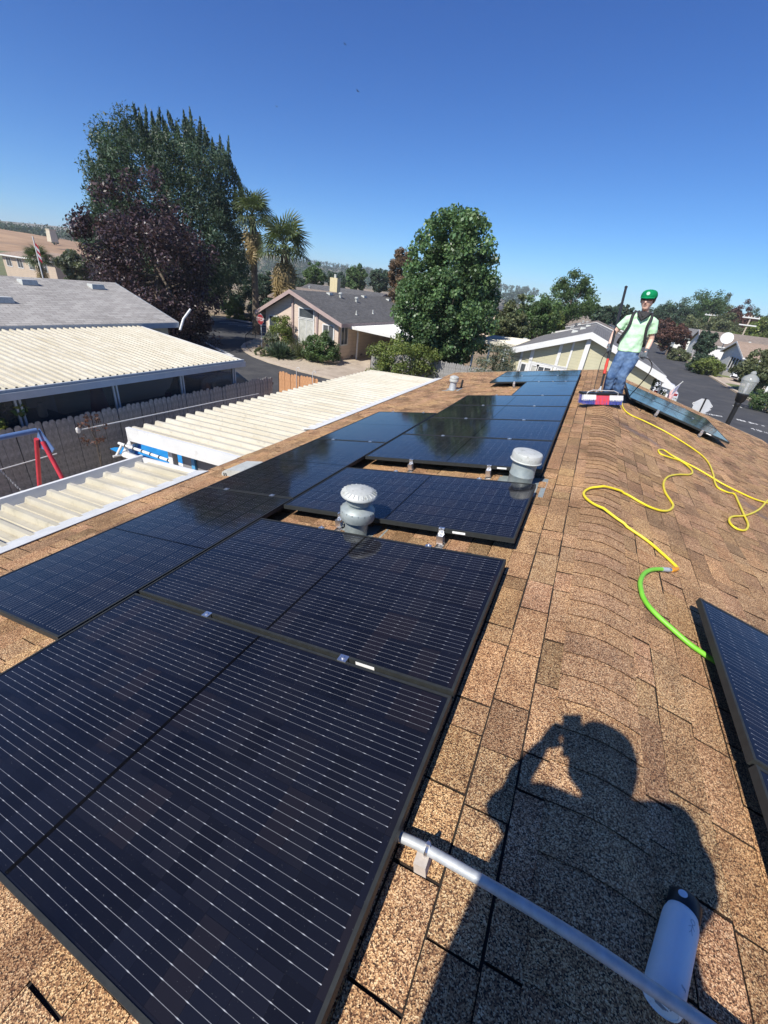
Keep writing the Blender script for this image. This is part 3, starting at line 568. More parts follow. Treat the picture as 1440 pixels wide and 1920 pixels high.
# --- palms
def palm(label, u, vtop, vcrown, D, seed, scale, dead, sway=0.0):
    rg = random.Random(seed); g = far(u, vcrown, D); base = (g[0], g[1], GZ); zc = float(g[2])
    o = thing('fan_palm', label, 'palm', base); tm = MB(); H = zc-GZ; prof = []
    for k in range(26): prof.append((0.3*scale*(1.25-0.45*min(1, k/8))*(1+0.05*(k % 2)), -0.1+(H+0.1)*k/25))
    tm.lathe(prof, 12, base).build('trunk', MT['bark'], o, smooth=60)
    fm = MB(); nb = 15; Lp, Lb = 0.9*scale, 1.05*scale
    fm.tube([(0, 0, 0), (0, Lp*0.5, 0.06*scale), (0, Lp, 0)], [0.03*scale, 0.02*scale, 0.012*scale], 5)
    for j in range(nb):
        a = math.radians(-118+236*j/(nb-1)); d = Vector((math.sin(a), math.cos(a), 0)); s = Vector((d.y, -d.x, 0)); c = Vector((0, Lp, 0)); L = Lb*(0.82+0.18*math.cos(a*0.8))
        p1 = c+d*L*0.55+Vector((0, 0, 0.05*scale)); p2 = c+d*L+Vector((0, 0, -0.22*scale)); w = 0.055*scale
        z = Vector((0, 0, 0.03*scale)); fm.add([c, p1+s*w+z, p2, p1-s*w+z], [(0, 1, 2, 3)], (0.8+0.4*rg.random(),)*3)
    mg = fm.mesh('frond', LEAF['palm']); md = mg.copy(); md.name = 'dry_frond'; md.materials[0] = LEAF['dry']
    for k in range(34):
        el = math.radians(80-112*((k+0.5)/34)**0.85); inst(mg, 'frond', o, (0, 0, H+0.25*scale*rg.random()), (el+rg.uniform(-0.12, 0.12), rg.uniform(-0.3, 0.3), k*2.39996), (1, rg.uniform(0.85, 1.1), 1))
    for k in range(dead): inst(md, 'dry_frond', o, (0, 0, H-0.15*scale-rg.random()*1.5*scale), (math.radians(rg.uniform(-86, -58)), rg.uniform(-0.2, 0.2), k*2.39996), (0.85, rg.uniform(0.8, 1.05), 0.9))
palm('tall fan palm with a slim bare trunk beside the dark tree', 473, 355, 408, 46, 3, 1.2, 16)
palm('shorter fan palm with a yellow skirt of dry fronds behind the beige house', 534, 415, 468, 42, 4, 1.4, 40)
# --- shrubs
def shrub(name, label, u, v, R, m, seed, y=None, D=None, per=90, ncl=60, size=0.13, cat='bush', base_z=None, **kw):
    g = atY(u, v, y) if y is not None else (far(u, v, D) if D else ground(u, v)); c = (g[0], g[1], GZ+R[2]*0.85+(0.05))
    return tree(name, label, (g[0], g[1], GZ), c, R, m, seed, ncl, per, size, kw.pop('trunk', 0.05), cat=cat, rc=kw.pop('rc', (0.18, 0.32)), **kw)
shrub('leafy_bush', 'large light green bush between the driveway and the weathered fence', 752, 690, (2.0, 1.6, 1.45), 'yellow', 31, y=25.2, per=120, ncl=120, size=0.14, fill=0.5)
shrub('dark_shrub', 'rounded dark shrub with reddish tips beside the sage house', 928, 690, (1.15, 1.15, 1.75), 'grey', 32, y=24.6, per=110, ncl=90, size=0.1, fill=0.5, hue=0.3)
shrub('green_bush', 'bright green leafy bush in front of the beige house corner', 600, 690, (1.35, 1.1, 1.15), 'green', 33, y=27.2, per=110, ncl=80, size=0.14)
shrub('yellow_hedge', 'tall clipped yellow-green shrub against the beige house facade', 528, 670, (0.95, 0.85, 1.5), 'yellow', 34, y=28.2, per=120, ncl=70, size=0.1)
shrub('flowering_shrub', 'pale flowering shrub at the foot of the yellow-green hedge', 512, 676, (0.7, 0.7, 0.75), 'grey', 35, y=27.2, per=80, ncl=40, size=0.11)
shrub('low_plant', 'low olive plant at the kerb beside the spiky plant', 490, 668, (0.6, 0.6, 0.3), 'olive', 36, per=50, ncl=30, size=0.1)
shrub('clipped_shrub', 'rounded pale grey-green shrub beyond the parking bays', 474, 608, (2.0, 1.6, 1.2), 'grey', 37, D=58, per=100, ncl=60, size=0.14)
shrub('bright_shrub', 'upright bright green shrub beyond the parking bays', 441, 600, (1.3, 1.3, 1.25), 'yellow', 38, D=58, per=80, ncl=50, size=0.2)
def spiky(label, u, v, y, n, L, m, seed, w=0.05, up=0.5):
    rg = random.Random(seed); g = atY(u, v, y); o = thing('spiky_plant', label, 'plant', (g[0], g[1], GZ)); mb = MB()
    for k in range(n):
        a = rg.uniform(0, 6.283); e = rg.uniform(0.15, 1.45); d = Vector((math.cos(a)*math.cos(e), math.sin(a)*math.cos(e), math.sin(e))); s = Vector((-d.y, d.x, 0)).normalized()*w; c = Vector((g[0]+rg.uniform(-0.5, 0.5), g[1]+rg.uniform(-0.4, 0.4), GZ+0.1)); l = L*rg.uniform(0.7, 1.1)
        m1 = c+d*l*0.55; t = c+d*l+Vector((0, 0, -0.22*l*(1-math.sin(e)))); tn = (rg.uniform(0.6, 1.3),)*3
        mb.add([c+s*0.6, m1+s, t, m1-s, c-s*0.6], [(0, 1, 2), (0, 2, 3), (0, 3, 4)], tn)
    mb.build('leaves', LEAF[m], o)
spiky('dark spiky plant with sword leaves on the corner gravel bed', 526, 680, 25.9, 230, 1.25, 'dark', 5)
spiky('small feathery palm-like plant before the beige house window', 565, 672, 27.4, 170, 1.6, 'olive', 6, 0.03)
# --- background trees; each has its own place behind the houses
BT = [ # u, v top, v bottom, half width, D, leaf, label
 (430, 480, 590, 50, 64, 'dark', 'dark hedge-like tree between the tall dark tree and the fan palms'),
 (590, 495, 540, 20, 95, 'green', 'rounded green tree left of the cream chimney'),
 (668, 497, 545, 20, 110, 'green', 'pointed bright green tree behind the cream chimney'),
 (712, 506, 548, 19, 112, 'dark', 'round dark tree beside the drooping brown-leaved tree'),
 (752, 464, 570, 24, 50, 'brown', 'drooping brown-leaved tree peeping out beside the sweetgum'),
 (1072, 515, 610, 47, 62, 'green', 'large round green tree behind the sage house'),
 (1005, 556, 640, 40, 46, 'green', 'bushy green tree between the sweetgum and the large round tree'),
 (960, 566, 650, 34, 36, 'olive', 'loose olive tree beside the sweetgum'),
 (940, 585, 660, 20, 38, 'yellow', 'small light green tree at the foot of the sweetgum'),
 (1130, 572, 610, 26, 90, 'dark', 'low dark tree behind the worker and sage house roof'),
 (1165, 576, 612, 24, 110, 'dark', 'small dark tree behind the brush pole'),
 (1262, 565, 630, 40, 150, 'dark', 'wide dark tree behind the worker\'s shoulder'),
 (1318, 545, 640, 50, 160, 'green', 'tallest green tree above the houses across the street'),
 (1290, 595, 645, 30, 140, 'olive', 'low olive tree behind the white house'),
 (1380, 575, 650, 34, 165, 'red', 'brownish tree beside the pale utility pole'),
 (1352, 590, 650, 36, 150, 'olive', 'olive tree behind the tan roof'),
 (1425, 600, 655, 40, 130, 'yellow', 'light green tree behind the far end of the tan roof'),
 (1455, 580, 650, 36, 150, 'dark', 'dark tree behind the tan-roofed house end'),
 (1240, 600, 640, 20, 145, 'red', 'dull red tree beside the worker\'s strap'),
 (1262, 603, 660, 26, 98, 'red', 'reddish street tree before the white house'),
 (1322, 622, 668, 20, 84, 'dark', 'dark shrubby tree between white and tan-roofed houses'),
 (1425, 655, 730, 40, 58, 'olive', 'dense round tree beside the white car'),
 (140, 468, 530, 32, 62, 'grey', 'pale birch-like tree before the tan two-storey house'),
]
BT += [(1295, 570, 640, 34, 175, 'green', 'green tree filling the gap left of the tallest tree across the street'),
 (1345, 560, 640, 34, 185, 'olive', 'olive tree standing behind the slim utility pole'),
 (1400, 586, 655, 30, 175, 'dark', 'dark tree behind the double-armed utility pole'),
 (1240, 575, 632, 26, 170, 'green', 'green tree just behind the worker\'s arm'),
 (1205, 585, 625, 22, 160, 'dark', 'dark tree behind the worker\'s chest'),
 (1432, 590, 650, 30, 175, 'olive', 'olive tree beyond the yellow-green one past the tan roof'),
 (985, 575, 640, 26, 58, 'dark', 'dark green tree between the sweetgum and the bushy green tree'),
 (1035, 580, 625, 24, 52, 'yellow', 'light green tree low before the large round tree'),
 (495, 520, 590, 26, 75, 'dark', 'dark tree behind the fan palms'),
 (560, 520, 560, 24, 100, 'dark', 'dark tree just behind the shorter fan palm'),
 (630, 512, 545, 22, 135, 'dark', 'dark tree right behind the cream chimney')]
for k, (u, vt, vb, hw, D, m, lb) in enumerate(BT):
    big = hw*D/900.0
    ptree(u, vt, vb, hw, D, m, lb, 60+k, ncl=120, per=110, size=min(0.42, 0.1+0.0023*D), trunk=0.16, lump=0.24, rc=(0.16, 0.28), group='trees behind the houses', nl=5, val=0.4, hang=0.8 if m == 'brown' else 0)
for k, (u, v, D, R, m, lb) in enumerate(((1270, 672, 88, (1.5, 1.5, 1.0), 'olive', 'round clipped bush before the white garage'), (1313, 690, 72, (1.6, 1.6, 1.3), 'dark', 'dark round bush beside the grey-windowed house'), (1325, 697, 70, (1.7, 1.4, 1.2), 'yellow', 'yellow-green bush on the lawn across the street'), (1432, 772, 46, (1.5, 1.5, 0.9), 'green', 'low green bush beside the for-sale style sign'), (1205, 720, 30, (1.7, 1.3, 1.45), 'olive', 'tall leafy shrub behind the tilted-away panel'))):
    g = far(u, v, D); lb = lb.replace('for-sale style', 'small white')
    tree('round_bush', lb, (g[0], g[1], GZ), (g[0], g[1], GZ+R[2]*0.9), R, m, 90+k, 60, 90, 0.07+0.0018*D, 0.04, cat='bush', rc=(0.18, 0.3))
g = far(8, 760, 13.6)
tree('dry_bush', 'half-dry leafy bush against the carport post behind the swing', (-12.35, 4.45, GZ), (-12.35, 4.35, -2.2), (0.5, 0.8, 0.75), 'yellow', 97, 50, 90, 0.12, 0.04, cat='bush', hue=0.4)
g = ground(183, 905, -3.0)
tree('twiggy_plant', 'small twiggy plant with pale reddish leaves before the fence', (g[0]-2.2, g[1]+1.4, GZ), (g[0]-2.2, g[1]+1.4, -2.75), (0.32, 0.3, 0.55), 'red', 98, 18, 14, 0.07, 0.015, cat='plant', val=0.6)
# --- wooded crests far away: nobody could count them
def wood(name, label, f, n, m, seed, size, per):
    rg = np.random.default_rng(seed); P = np.array([f(rg) for _ in range(n)]); r = np.stack([rg.uniform(3, 7, n), rg.uniform(3, 7, n), rg.uniform(2.5, 5.5, n)], 1); V, F, T = leaves(rg, P+np.array([0, 0, 2.0]), r, per, size, 0.4, 0.1, 0.35)
    o = inst(npmesh(name, V-P[0], F, LEAF[m], T), name, None, P[0]); tag(o, label, 'woodland', kind='stuff'); return o
def crest(az0, az1, d0, d1, z0, z1):
    def f(rg):
        t = rg.random(); a = math.radians(az0+(az1-az0)*rg.random()); d = d0+(d1-d0)*t; return (CC[0]+math.sin(a)*d, CC[1]+math.cos(a)*d, z0+(z1-z0)*t)
    return f
wood('crest_wood', 'dark oak wood along the crest of the dry grass hill', crest(A0, A1, 440, 500, 4.5, 9.5), 420, 'dark', 1, 1.5, 60)
wood('far_wood', 'far wooded hillside behind the cream chimney', crest(az(430), az(1010), 520, 1220, -2, 35), 900, 'dark', 2, 2.4, 45)
wood('street_wood', 'band of trees closing the far end of the street', crest(az(1180), az(1520), 190, 260, -3, -1), 160, 'olive', 3, 0.9, 60)
rg_ = random.Random(8)
for k in range(9):
    a = math.radians(A0+(A1-A0)*rg_.random()); d = rg_.uniform(300, 430); t = (d-250)/230
    tree('hill_oak', 'small dark oak dotted on the dry grass hillside', (CC[0]+math.sin(a)*d, CC[1]+math.cos(a)*d, GZ+1.2+9.5*sm(t)), (CC[0]+math.sin(a)*d, CC[1]+math.cos(a)*d, GZ+3+9.5*sm(t)), (2.8, 2.8, 2.2), 'dark', 120+k, 16, 40, 0.7, 0.2, group='oaks on the dry hillside', nl=2)
# ================================================================== HOUSES
def roofmat(name, c1, c2, bw=0.3, rh=0.14):
    m, t, b = nodes(name); co = coords(t, 'UV'); br = N(t, 'ShaderNodeTexBrick'); br.inputs['Scale'].default_value = 1.0; br.inputs['Brick Width'].default_value = bw; br.inputs['Row Height'].default_value = rh; br.inputs['Mortar Size'].default_value = 0.008; br.inputs['Bias'].default_value = 0.0
    br.inputs['Color1'].default_value = c1+(1,); br.inputs['Color2'].default_value = c2+(1,); br.inputs['Mortar'].default_value = tuple(0.55*k for k in c1)+(1,); t.links.new(co, br.inputs['Vector'])
    P = N(t, 'ShaderNodeNewGeometry').outputs['Position']; v = ramp(t, noise(t, P, 0.6, 5, 0.6), [(0.3, (0.86, 0.86, 0.86)), (0.7, (1.1, 1.1, 1.1))]); g = ramp(t, noise(t, P, 60, 2, 0.5), [(0.3, (0.8, 0.8, 0.8)), (0.7, (1.2, 1.2, 1.2))])
    t.links.new(mixc(t, 1.0, mixc(t, 1.0, br.outputs[0], v, 'MULTIPLY'), g, 'MULTIPLY'), b.inputs['Base Color']); b.inputs['Roughness'].default_value = 0.92; bump(t, b, br.outputs['Fac'], 0.6, 0.01); return m
def sidingmat(name, c, pitch=0.2):
    m, t, b = nodes(name); P = N(t, 'ShaderNodeNewGeometry').outputs['Position']; s = N(t, 'ShaderNodeSeparateXYZ'); t.links.new(P, s.inputs[0]); f = math_(t, 'FRACT', math_(t, 'DIVIDE', s.outputs[2], pitch))
    v = ramp(t, noise(t, P, 1.3, 5, 0.6), [(0.3, tuple(0.93*k for k in c)), (0.7, tuple(min(1, 1.05*k) for k in c))]); k = ramp(t, f, [(0.0, (0.55, 0.55, 0.55)), (0.07, (1, 1, 1)), (1.0, (1, 1, 1))])
    t.links.new(mixc(t, 1.0, v, k, 'MULTIPLY'), b.inputs['Base Color']); b.inputs['Roughness'].default_value = 0.7; bump(t, b, f, 0.7, 0.012); return m
RM = dict(grey=roofmat('pale_grey_shingles', (0.32, 0.3, 0.275), (0.42, 0.4, 0.365), 0.34, 0.15), dark=roofmat('dark_grey_shingles', (0.085, 0.083, 0.082), (0.13, 0.128, 0.125)), black=roofmat('black_shingles', (0.04, 0.042, 0.045), (0.06, 0.062, 0.065)), brown=roofmat('brown_grey_shingles', (0.19, 0.155, 0.13), (0.26, 0.21, 0.17)), tan=roofmat('tan_shingles', (0.29, 0.21, 0.155), (0.37, 0.275, 0.205)), mid=roofmat('mid_grey_shingles', (0.15, 0.145, 0.14), (0.2, 0.195, 0.19)))
WM = dict(beige=sidingmat('beige_siding', (0.64, 0.52, 0.42), 0.28), sage=sidingmat('sage_siding', (0.5, 0.47, 0.32), 0.16), white=sidingmat('white_siding', (0.75, 0.74, 0.7), 0.2), grey=sidingmat('grey_siding', (0.36, 0.37, 0.36), 0.2), tan=sidingmat('tan_siding', (0.47, 0.38, 0.29), 0.3), cream=sidingmat('cream_siding', (0.66, 0.58, 0.42), 0.2))
FM = dict(white=MT['white'], grey=MT['bluegrey'], brown=mat('brown_trim', (0.27, 0.19, 0.16), (0.32, 0.23, 0.19), 2, 0.6), mauve=mat('mauve_trim', (0.36, 0.27, 0.25), (0.42, 0.32, 0.29), 2, 0.6))
def uvplane(me, du, dv):
    uv = me.uv_layers.new(name='UVMap'); a, b = Vector(du), Vector(dv)
    for lp in me.loops: c = me.vertices[lp.vertex_index].co; uv.data[lp.index].uv = (c.dot(a), c.dot(b))
def window(par, face, a0, a1, z0, z1, at, frame='white', pane='pane', div=1):
    # face: 'S' wall facing -y (a = x, at = y), 'E' wall facing +x, 'W' facing -x (a = y, at = x)
    def bx(mb, p0, p1, q0, q1, o0, o1):
        if face == 'S': mb.bb(p0, p1, at-o1, at-o0, q0, q1)
        elif face == 'E': mb.bb(at+o0, at+o1, p0, p1, q0, q1)
        else: mb.bb(at-o1, at-o0, p0, p1, q0, q1)
    fr = MB(); w = 0.09
    bx(fr, a0-w, a1+w, z0-w, z0, 0.0, 0.05); bx(fr, a0-w, a1+w, z1, z1+w, 0.0, 0.05); bx(fr, a0-w, a0, z0, z1, 0.0, 0.05); bx(fr, a1, a1+w, z0, z1, 0.0, 0.05)
    for k in range(1, div): m = a0+(a1-a0)*k/div; bx(fr, m-0.025, m+0.025, z0, z1, 0.006, 0.04)
    wd = fr.build('window', FM.get(frame, MT['white']), par); pn = MB(); bx(pn, a0, a1, z0, z1, 0.002, 0.02); pn.build('pane', MT[pane], wd); return wd
def roofvent(par, P, kind, slope):
    mb = MB(); P = Vector([float(k) for k in P])
    if kind == 'box': mb.hexa([P+Vector(q) for q in ((-0.2, -0.28, -0.05), (0.2, -0.28, -0.05), (0.2, 0.28, -0.05), (-0.2, 0.28, -0.05), (-0.17, -0.25, 0.13), (0.17, -0.25, 0.13), (0.17, 0.25, 0.13), (-0.17, 0.25, 0.13))])
    elif kind == 'pipe': mb.lathe([(0.11, -0.1), (0.11, 0.25), (0.17, 0.26), (0.17, 0.34), (0.09, 0.4)], 14, P)
    else: mb.lathe([(0.05, -0.1), (0.05, 0.3)], 10, P); mb.lathe([(0.12, -0.03), (0.06, 0.06)], 10, P)
    mb.build('roof_vent', MT['ventw'], par, smooth=40)
def gable_house(name, label, x0, x1, y0, y1, eave, peak, xr=None, axis='y', wall='beige', roof='dark', trim='white', oh=0.35, group=None, base=GZ, rake=None, fh=0.18, cat='house'):
    # ridge along y (axis 'y', at x = xr) or along x (axis 'x', at y = xr)
    o = thing(name, label, cat, ((x0+x1)/2, (y0+y1)/2, base), group); sw = (axis == 'x')
    if sw: x0, x1, y0, y1 = y0, y1, x0, x1
    xr = (x0+x1)/2 if xr is None else xr; f = (lambda p: (p[1], p[0], p[2])) if sw else (lambda p: p)
    oe = oh*(peak-eave)/max(xr-x0, 0.1); 
    wl = MB(); poly = [(x0, eave-0.06), (x0, base), (x1, base), (x1, eave-0.06), (xr, peak-0.1)]; a = [f((x, y0, z)) for x, z in poly]; b = [f((x, y1, z)) for x, z in poly]; n = 5
    fl = [tuple(range(n)), tuple(range(2*n-1, n-1, -1))]+[(i, n+i, n+(i+1) % n, (i+1) % n) for i in range(n)]; wl.add(a+b, [q[::-1] for q in fl] if sw else fl); wl.build('wall', WM[wall], o)
    for sgn, xe in ((-1, x0), (1, x1)):
        k = (peak-eave)/abs(xe-xr); X = xe+sgn*oh; z = eave-oh*k; p = [f(q) for q in ((X, y0-oh, z), (xr, y0-oh, peak), (xr, y1+oh, peak), (X, y1+oh, z))]; q = [(c[0], c[1], c[2]+0.07) for c in p]
        if (sgn > 0) != sw: p, q = p[::-1], q[::-1]
        # order so that the top faces up
        mb = MB().hexa(p[::-1]+q[::-1]) ; ob = mb.build('roof_slope', RM[roof], o); ln = math.hypot(1, k); d = Vector(f((sgn/ln, 0, -k/ln))); uvplane(ob.data, Vector(f((0, 1, 0))), d)
        for yy in (y0-oh-0.03, y1+oh+0.002):
            tr = MB(); tr.sweep([f(c) for c in ((X, yy, z-fh+0.05), (xr, yy, peak-fh+0.05), (xr, yy, peak+0.075), (X, yy, z+0.075))], f((0, 0.028, 0))); tr.build('rake_board', FM[trim], o)
        ft = MB(); ft.sweep([f(c) for c in ((X+sgn*0.002, y0-oh, z-fh+0.06), (X+sgn*0.03, y0-oh, z-fh+0.06), (X+sgn*0.03, y0-oh, z+0.06), (X+sgn*0.002, y0-oh, z+0.06))], f((0, y1-y0+2*oh, 0))); ft.build('eave_fascia', FM[trim], o)
    return o
# --- neighbour on the left: pale grey roof, long ribbed carport cover
nb = gable_house('grey_roof_house', 'neighbour house with a pale grey shingle roof beyond the long carport', -24.6, -17.65, -6, 13.75, -1.02, 0.07, -21.2, wall='cream', roof='grey', trim='grey', oh=0.33, fh=0.2)
for u, v in ((52, 531), (180, 539), (4, 564)):
    P = hit(u, v, (0.3070, 0, -1), -0.07-21.2*0.3070+0.0) if False else None
    k = 1.09/3.55; n_ = np.array([k, 0, 1.0]); c_ = 0.14-21.2*k; P = hit(u, v, n_, c_); roofvent(nb, P, 'box', 0)
window(nb, 'E', 5.0, 6.4, -3.3, -2.2, -17.65, pane='curtain', div=2); window(nb, 'E', 9.6, 10.8, -3.3, -2.2, -17.65, div=2)
MB().bb(-17.64, -17.58, 7.6, 8.5, GZ, -2.15).build('door', MT['white'], nb)
mb = MB(); P = hit(332, 603, (1, 0, 0), -17.2); mb.tube([P+np.array([0.0, 0.1, -0.35]), P+np.array([0, 0.35, 0.1]), P+np.array([0.05, 0.75, 0.5])], 0.05, 8); mb.build('downspout', MT['white'], nb)
def pan_mesh(L, pitch, name, m, depth=0.055, drop=0.0):
    # one formed pan: flat tray and a raised trapezoid rib, length along -x, rib spacing along +y
    pr = [(0, 0), (0, 0.0), (0.02, depth), (0.06, depth), (0.085, 0.0), (0.12, 0.0), (0.126, 0.008), (0.134, 0.008), (0.14, 0), (pitch-0.002, 0)]; pr = pr[1:]
    sc = pitch/0.2; pr = [(a*sc if a < pitch-0.003 else a, h) for a, h in pr]; n = len(pr); vv = []
    for x, dz in ((0, 0), (-L, -drop)):
        vv += [(x, a, h+dz) for a, h in pr]; vv += [(x, a, h+dz-0.004) for a, h in pr]
    ff = []
    for j in range(n-1): ff += [(j, j+1, 2*n+j+1, 2*n+j)[::-1], (n+j, n+j+1, 3*n+j+1, 3*n+j), (j, n+j, n+j+1, j+1), (2*n+j, 2*n+j+1, 3*n+j+1, 3*n+j)]
    return MB().add(vv, ff).mesh(name, m)
def cover(name, label, x_hi, z_hi, x_lo, z_lo, y0, y1, pitch, m, cat='patio cover'):
    o = thing(name, label, cat, (x_hi, y0, GZ)); L = x_hi-x_lo; me = pan_mesh(L, pitch, 'roof_pan', m, 0.055, z_hi-z_lo); n = int(round((y1-y0)/pitch))
    for k in range(n): inst(me, 'roof_pan', o, (0, k*pitch, z_hi-GZ))
    return o
c2 = cover('patio_cover', 'cream ribbed metal patio cover along the eave, running past the pool', -4.0, -0.865, -6.38, -0.985, 3.86, 11.86, 0.2, MT['cream'])
MB().bb(-6.42, -6.37, 3.8, 11.9, -1.2, -1.0).build('outer_beam', MT['white'], c2); 
MB().hexa([(-6.42, 3.80, -1.14), (-4.1, 3.80, -1.02), (-4.1, 3.855, -1.02), (-6.42, 3.855, -1.14), (-6.42, 3.80, -0.935), (-4.1, 3.80, -0.815), (-4.1, 3.855, -0.815), (-6.42, 3.855, -0.935)]).build('end_beam', MT['white'], c2)
for x, y in ((-5.72, 4.0), (-6.3, 7.9), (-6.3, 11.7)): MB().bb(x-0.045, x+0.045, y-0.045, y+0.045, GZ, -1.05).build('post', MT['white'], c2)
MB().hexa([LP(SL+0.2, 5.4, 0.0), LP(SL-0.07, 5.4, 0.014), LP(SL-0.07, 11.9, 0.014), LP(SL+0.2, 11.9, 0.0), LP(SL+0.2, 5.4, 0.006), LP(SL-0.07, 5.4, 0.02), LP(SL-0.07, 11.9, 0.02), LP(SL+0.2, 11.9, 0.006)]).build('flashing', MT['white'], c2)
MB().bb(-5.6, -4.3, 4.06, 4.10, GZ, -1.0).build('screen', mat('grey_screen', (0.2, 0.2, 0.21), (0.26, 0.26, 0.27), 3, 0.7), c2); MB().bb(-5.36, -5.29, 4.02, 4.055, -2.6, -1.05).build('blue_trim', mat('blue_trim', (0.08, 0.3, 0.55), rough=0.5), c2)
c1 = cover('patio_cover', 'cream ribbed metal cover with a deep outer gutter above the swing set', -4.0, -0.86, -5.14, -0.955, -3.4, 3.2, 0.2, MT['cream2'])
g1 = MB(); g1.bb(-5.27, -5.16, -3.45, 3.22, -1.04, -1.025); g1.bb(-5.28, -5.262, -3.45, 3.22, -1.04, -0.915); g1.bb(-5.165, -5.15, -3.45, 3.22, -1.04, -0.965); g1.bb(-5.30, -5.262, -3.45, 3.22, -0.915, -0.902); g1.build('gutter', MT['white'], c1)
MB().hexa([(-5.26, 3.2, -1.05), (-4.12, 3.2, -0.96), (-4.12, 3.235, -0.96), (-5.26, 3.235, -1.05), (-5.26, 3.2, -0.93), (-4.12, 3.2, -0.83), (-4.12, 3.235, -0.83), (-5.26, 3.235, -0.93)]).build('end_beam', MT['white'], c1)
for y in (-3.0, 0.0, 3.1): MB().bb(-5.2, -5.12, y-0.04, y+0.04, GZ, -0.99).build('post', MT['white'], c1)
MB().hexa([LP(SL+0.17, -3.5, 0.0), LP(SL-0.05, -3.5, 0.014), LP(SL-0.05, 3.22, 0.014), LP(SL+0.17, 3.22, 0.0), LP(SL+0.17, -3.5, 0.006), LP(SL-0.05, -3.5, 0.02), LP(SL-0.05, 3.22, 0.02), LP(SL+0.17, 3.22, 0.006)]).build('flashing', MT['whiteflash'], c1)
cp = cover('carport', 'long cream ribbed carport roof on grey posts behind the fence', -17.35, -1.17, -12.02, -1.62, -6, 12.2, 0.2, MT['cream'], 'carport')
# the carport falls from the house to the fence: rebuild its pans to run +x
for ch in list(cp.children): bpy.data.objects.remove(ch)
me = pan_mesh(-5.33, 0.2, 'roof_pan', MT['cream'], 0.05, 0.45); me.flip_normals()
for k in range(91): inst(me, 'roof_pan', cp, (0, k*0.2, -1.17-GZ))
cp.location = (-17.35, -6, GZ)
bm_ = MB(); bm_.bb(-12.02, -11.95, -6, 12.3, -1.83, -1.6); bm_.bb(-11.95, -11.9, -6, 12.3, -1.83, -1.81); bm_.bb(-11.905, -11.89, -6, 12.3, -1.83, -1.66); bm_.build('gutter', MT['bluegrey'], cp)
MB().hexa([(-17.35, 12.2, -1.34), (-12.0, 12.2, -1.79), (-12.0, 12.25, -1.79), (-17.35, 12.25, -1.34), (-17.35, 12.2, -1.15), (-12.0, 12.2, -1.6), (-12.0, 12.25, -1.6), (-17.35, 12.25, -1.15)]).build('end_fascia', MT['white'], cp)
for y in (-1.8, 1.6, 4.98, 7.32, 9.55, 11.85):
    pm = MB(); pm.bb(-12.13, -12.04, y-0.07, y-0.025, GZ, -1.83); pm.bb(-12.13, -12.04, y+0.025, y+0.07, GZ, -1.83); pm.build('post', MT['bluegrey'], cp)
def scr_mat():
    m, t, b = nodes('sun_screen'); b.inputs['Base Color'].default_value = (0.05, 0.055, 0.06, 1); b.inputs['Roughness'].default_value = 0.6
    tr = N(t, 'ShaderNodeBsdfTransparent'); mx = N(t, 'ShaderNodeMixShader', i_0=0.42); t.links.new(tr.outputs[0], mx.inputs[1]); t.links.new(b.outputs[0], mx.inputs[2]); t.links.new(mx.outputs[0], t.nodes['Material Output'].inputs[0]); return m
SCR = scr_mat()
for a, b_ in ((-1.73, 1.53), (1.67, 4.91), (5.05, 7.25), (7.39, 9.48), (9.62, 11.78)): MB().bb(-12.09, -12.08, a, b_, -3.9, -1.83).build('sun_screen', SCR, cp)
# things kept under the carport
o = thing('covered_umbrella', 'closed red patio umbrella standing under the carport', 'umbrella', (-14.6, 8.3, GZ)); MB().lathe([(0.28, 0), (0.28, 0.06), (0.03, 0.08), (0.03, 0.3)], 14, (-14.6, 8.3, GZ)).build('base', MT['rubber'], o, smooth=40)
MB().lathe([(0.05, 0.3), (0.3, 0.4), (0.26, 1.0), (0.17, 1.7), (0.05, 2.15)], 14, (-14.6, 8.3, GZ)).build('canopy', mat('red_canvas', (0.35, 0.06, 0.045), (0.42, 0.08, 0.06), 5, 0.8), o, smooth=50)
o = thing('storage_box', 'grey storage chest with white jugs on it under the carport', 'chest', (-15.2, 6.6, GZ)); MB().bb(-15.9, -14.5, 6.0, 7.2, GZ, GZ+0.85).build('body', MT['bluegrey'], o); MB().bb(-15.93, -14.47, 5.97, 7.23, GZ+0.85, GZ+0.93).build('lid', MT['black'], o)
for k, (x, y, lb) in enumerate(((-15.2, 6.25, 'white plastic jug on the storage chest, beside the taller jug'), (-14.9, 6.75, 'taller white plastic jug on the storage chest'))):
    o = thing('jug', lb, 'jug', (x, y, GZ+0.93)); h = 0.3+0.12*k; MB().lathe([(0.1, 0), (0.12, 0.05), (0.12, h*0.6), (0.05, h*0.85), (0.05, h)], 12, (x, y, GZ+0.93)).build('body', MT['white'], o, smooth=40); MB().lathe([(0.055, h), (0.055, h+0.03)], 12, (x, y, GZ+0.93)).build('cap', MT['bluegrey'], o)
